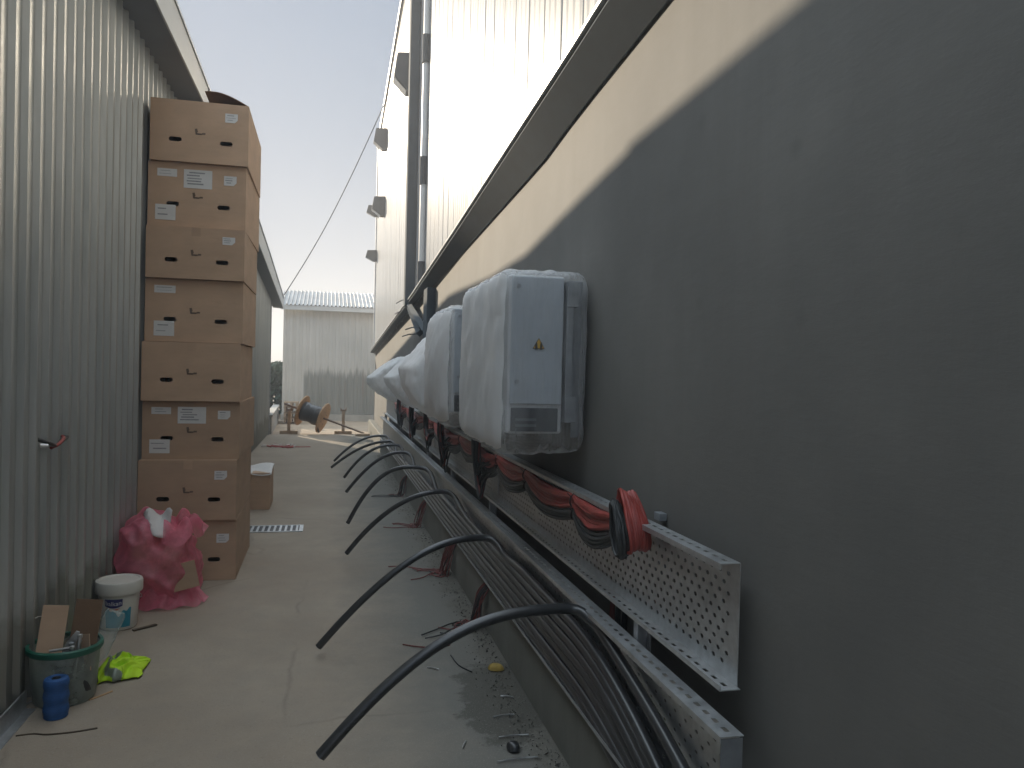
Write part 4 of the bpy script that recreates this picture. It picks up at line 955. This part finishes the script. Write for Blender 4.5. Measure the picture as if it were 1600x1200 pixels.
for i in range(3200):
    y = 2.2+12*rnd.random()**1.4; x = .955-abs(rnd.gauss(0, .07))-.12*max(0, math.exp(-((y-3.6)/.5)**2))*rnd.random(); s_ = rnd.uniform(.002, .007)+.008*rnd.random()**6
    if x < .3: continue
    vv = [Vector((rnd.uniform(-1, 1), rnd.uniform(-1, 1), rnd.uniform(-.5, 1))).normalized()*s_*rnd.uniform(.6, 1.2)+Vector((x, y, s_*.4)) for _ in range(4)]
    b.add(vv, [(0, 1, 2), (0, 2, 3), (0, 3, 1), (1, 3, 2)])
struct(b.build('rubble', 'stone'), 'stuff')
tp = MB()
rnd = random.Random(4)
for i in range(9):
    x = -1.16+.06*i; y = 15.75+rnd.uniform(-.3, .25); pts = [(x+rnd.uniform(-.05, .05)+.05*j, y+rnd.uniform(-.1, .1), .012+.03*rnd.random()) for j in range(4)]
    tp.tube(spline(pts, 3), .016, 4, i % 2)
tp.tube([(-.75, 15.7, .01), (-.5, 15.6, .008), (-.3, 15.65, .008)], .008, 4, 1)
tag(tp.build('barrier_tape', ['tape_white', 'tape_red']), 'crumpled red and white barrier tape on the floor by the farther shed', 'tape')
# drain
dr = thing('drain_grate', (-.48, 7.75, 0), 'slotted steel drain grate set across the concrete floor', 'drain grate')
b = MB(); b.box(-1.0, -.20, 7.60, 7.625, .003, .010); b.box(-1.0, -.20, 7.885, 7.91, .003, .010); b.box(-.235, -.20, 7.625, 7.885, .003, .010); b.box(-1.0, -.965, 7.625, 7.885, .003, .010); b.build('frame', 'galv', dr)
b = MB(); x = -.93
while x < -.25: b.box(x, x+.020, 7.625, 7.885, .0035, .0095); x += .051
b.build('bar', 'galv', dr)
b = MB(); b.quad((-.97, 7.62, .0085-.005), (-.23, 7.62, .0035), (-.23, 7.89, .0035), (-.97, 7.89, .0035)); b.build('pit', 'case_dark', dr)

# ------------------------------------------------------------------ cable reel and its stands
rl = thing('cable_reel', (-.33, 18.75, 0), 'wooden cable reel with black cable, tilted on its steel rod', 'cable reel')
ax = Vector((.90, -.30, -.315)).normalized(); cR = Vector((-.33, 18.95, .445))
mr = ax.to_track_quat('Z', 'Y').to_matrix()
for s_ in (-1, 1):
    b = MB(); b.lathe([(.03, -.018), (.355, -.018), (.362, -.012), (.362, .012), (.355, .018), (.03, .018), (.03, -.018)], cR+ax*.265*s_, 44, 0, mr); fo = b.build('flange', 'wood', rl, smooth=35)
    b = MB()
    for k in range(4):
        a = k*math.pi/2+.4; b.lathe([(0, .024), (.016, .024), (.018, .016)], cR+ax*.265*s_+mr @ Vector((math.cos(a)*.16, math.sin(a)*.16, 0)), 10, 0, mr)
    b.build('bolt', 'rust', fo)
b = MB(); prof = [(.03, -.246)]
for i in range(24): prof.append((.215+.008*(i % 2)+.012*math.sin(i*.5), -.244+.488*i/23))
prof.append((.03, .246)); b.lathe(prof, cR, 36, 0, mr)
b.tube(spline([cR+ax*.1+Vector((0, -.2, -.1)), cR+ax*.14+Vector((.0, -.22, -.25)), cR+ax*.15+Vector((.02, -.2, -.36)), cR+ax*.12+Vector((.0, -.2, -.30))]), .012, 7); b.build('wound_cable', 'cable', rl, smooth=40)
b = MB(); b.tube([cR-ax*.72, cR+ax*1.30], .022, 10); b.build('rod', 'rust', rl, smooth=50)
def stand(x, y, label):
    t_ = thing('reel_stand', (x, y, 0), label, 'reel stand', 'stands for the cable reel')
    b = MB(); b.box(x-.20, x+.20, y-.09, y+.09, -.02, .055); b.build('foot', 'wood_old', t_, .006)
    b = MB(); b.box(x-.035, x+.035, y-.03, y+.03, .055, .52); b.build('post', 'wood_old', t_, .004)
    b = MB(); b.prism([(x-.07, .52), (x+.07, .52), (x+.07, .62), (x+.035, .56), (x-.035, .56), (x-.07, .62)], 1, y-.025, y+.025); b.build('cradle', 'rust', t_)
stand(-.86, 18.95, 'left reel stand carrying the raised end of the steel rod')
stand(.375, 19.0, 'right reel stand left empty, the rod fallen past it')
b = MB(); b.box(-.28, .28, -.07, .07, 0, .045, 0, Matrix.Translation((.92, 18.3, .004)) @ Matrix.Rotation(R(14), 4, 'Z')); tag(b.build('wooden_plank', 'wood_old', bevel=.004), 'short wooden plank on the floor right of the reel by the wall', 'plank')

# ------------------------------------------------------------------ hazy air
b = MB(); b.box(-420, 420, -70, 520, -1.2, 12)
hz = b.build('haze', 'ink'); hz.data.materials.clear(); struct(hz, 'stuff')
hm = bpy.data.materials.new('hazy_air'); hm.use_nodes = True; ht = hm.node_tree
for n_ in list(ht.nodes):
    if n_.type == 'BSDF_PRINCIPLED': ht.nodes.remove(n_)
pv = ht.nodes.new('ShaderNodeVolumePrincipled'); pv.inputs['Color'].default_value = (.92, .93, .95, 1)
pv.inputs['Density'].default_value = .011; pv.inputs['Anisotropy'].default_value = .3
ht.links.new(pv.outputs[0], [n_ for n_ in ht.nodes if n_.type == 'OUTPUT_MATERIAL'][0].inputs['Volume'])
hz.data.materials.append(hm)
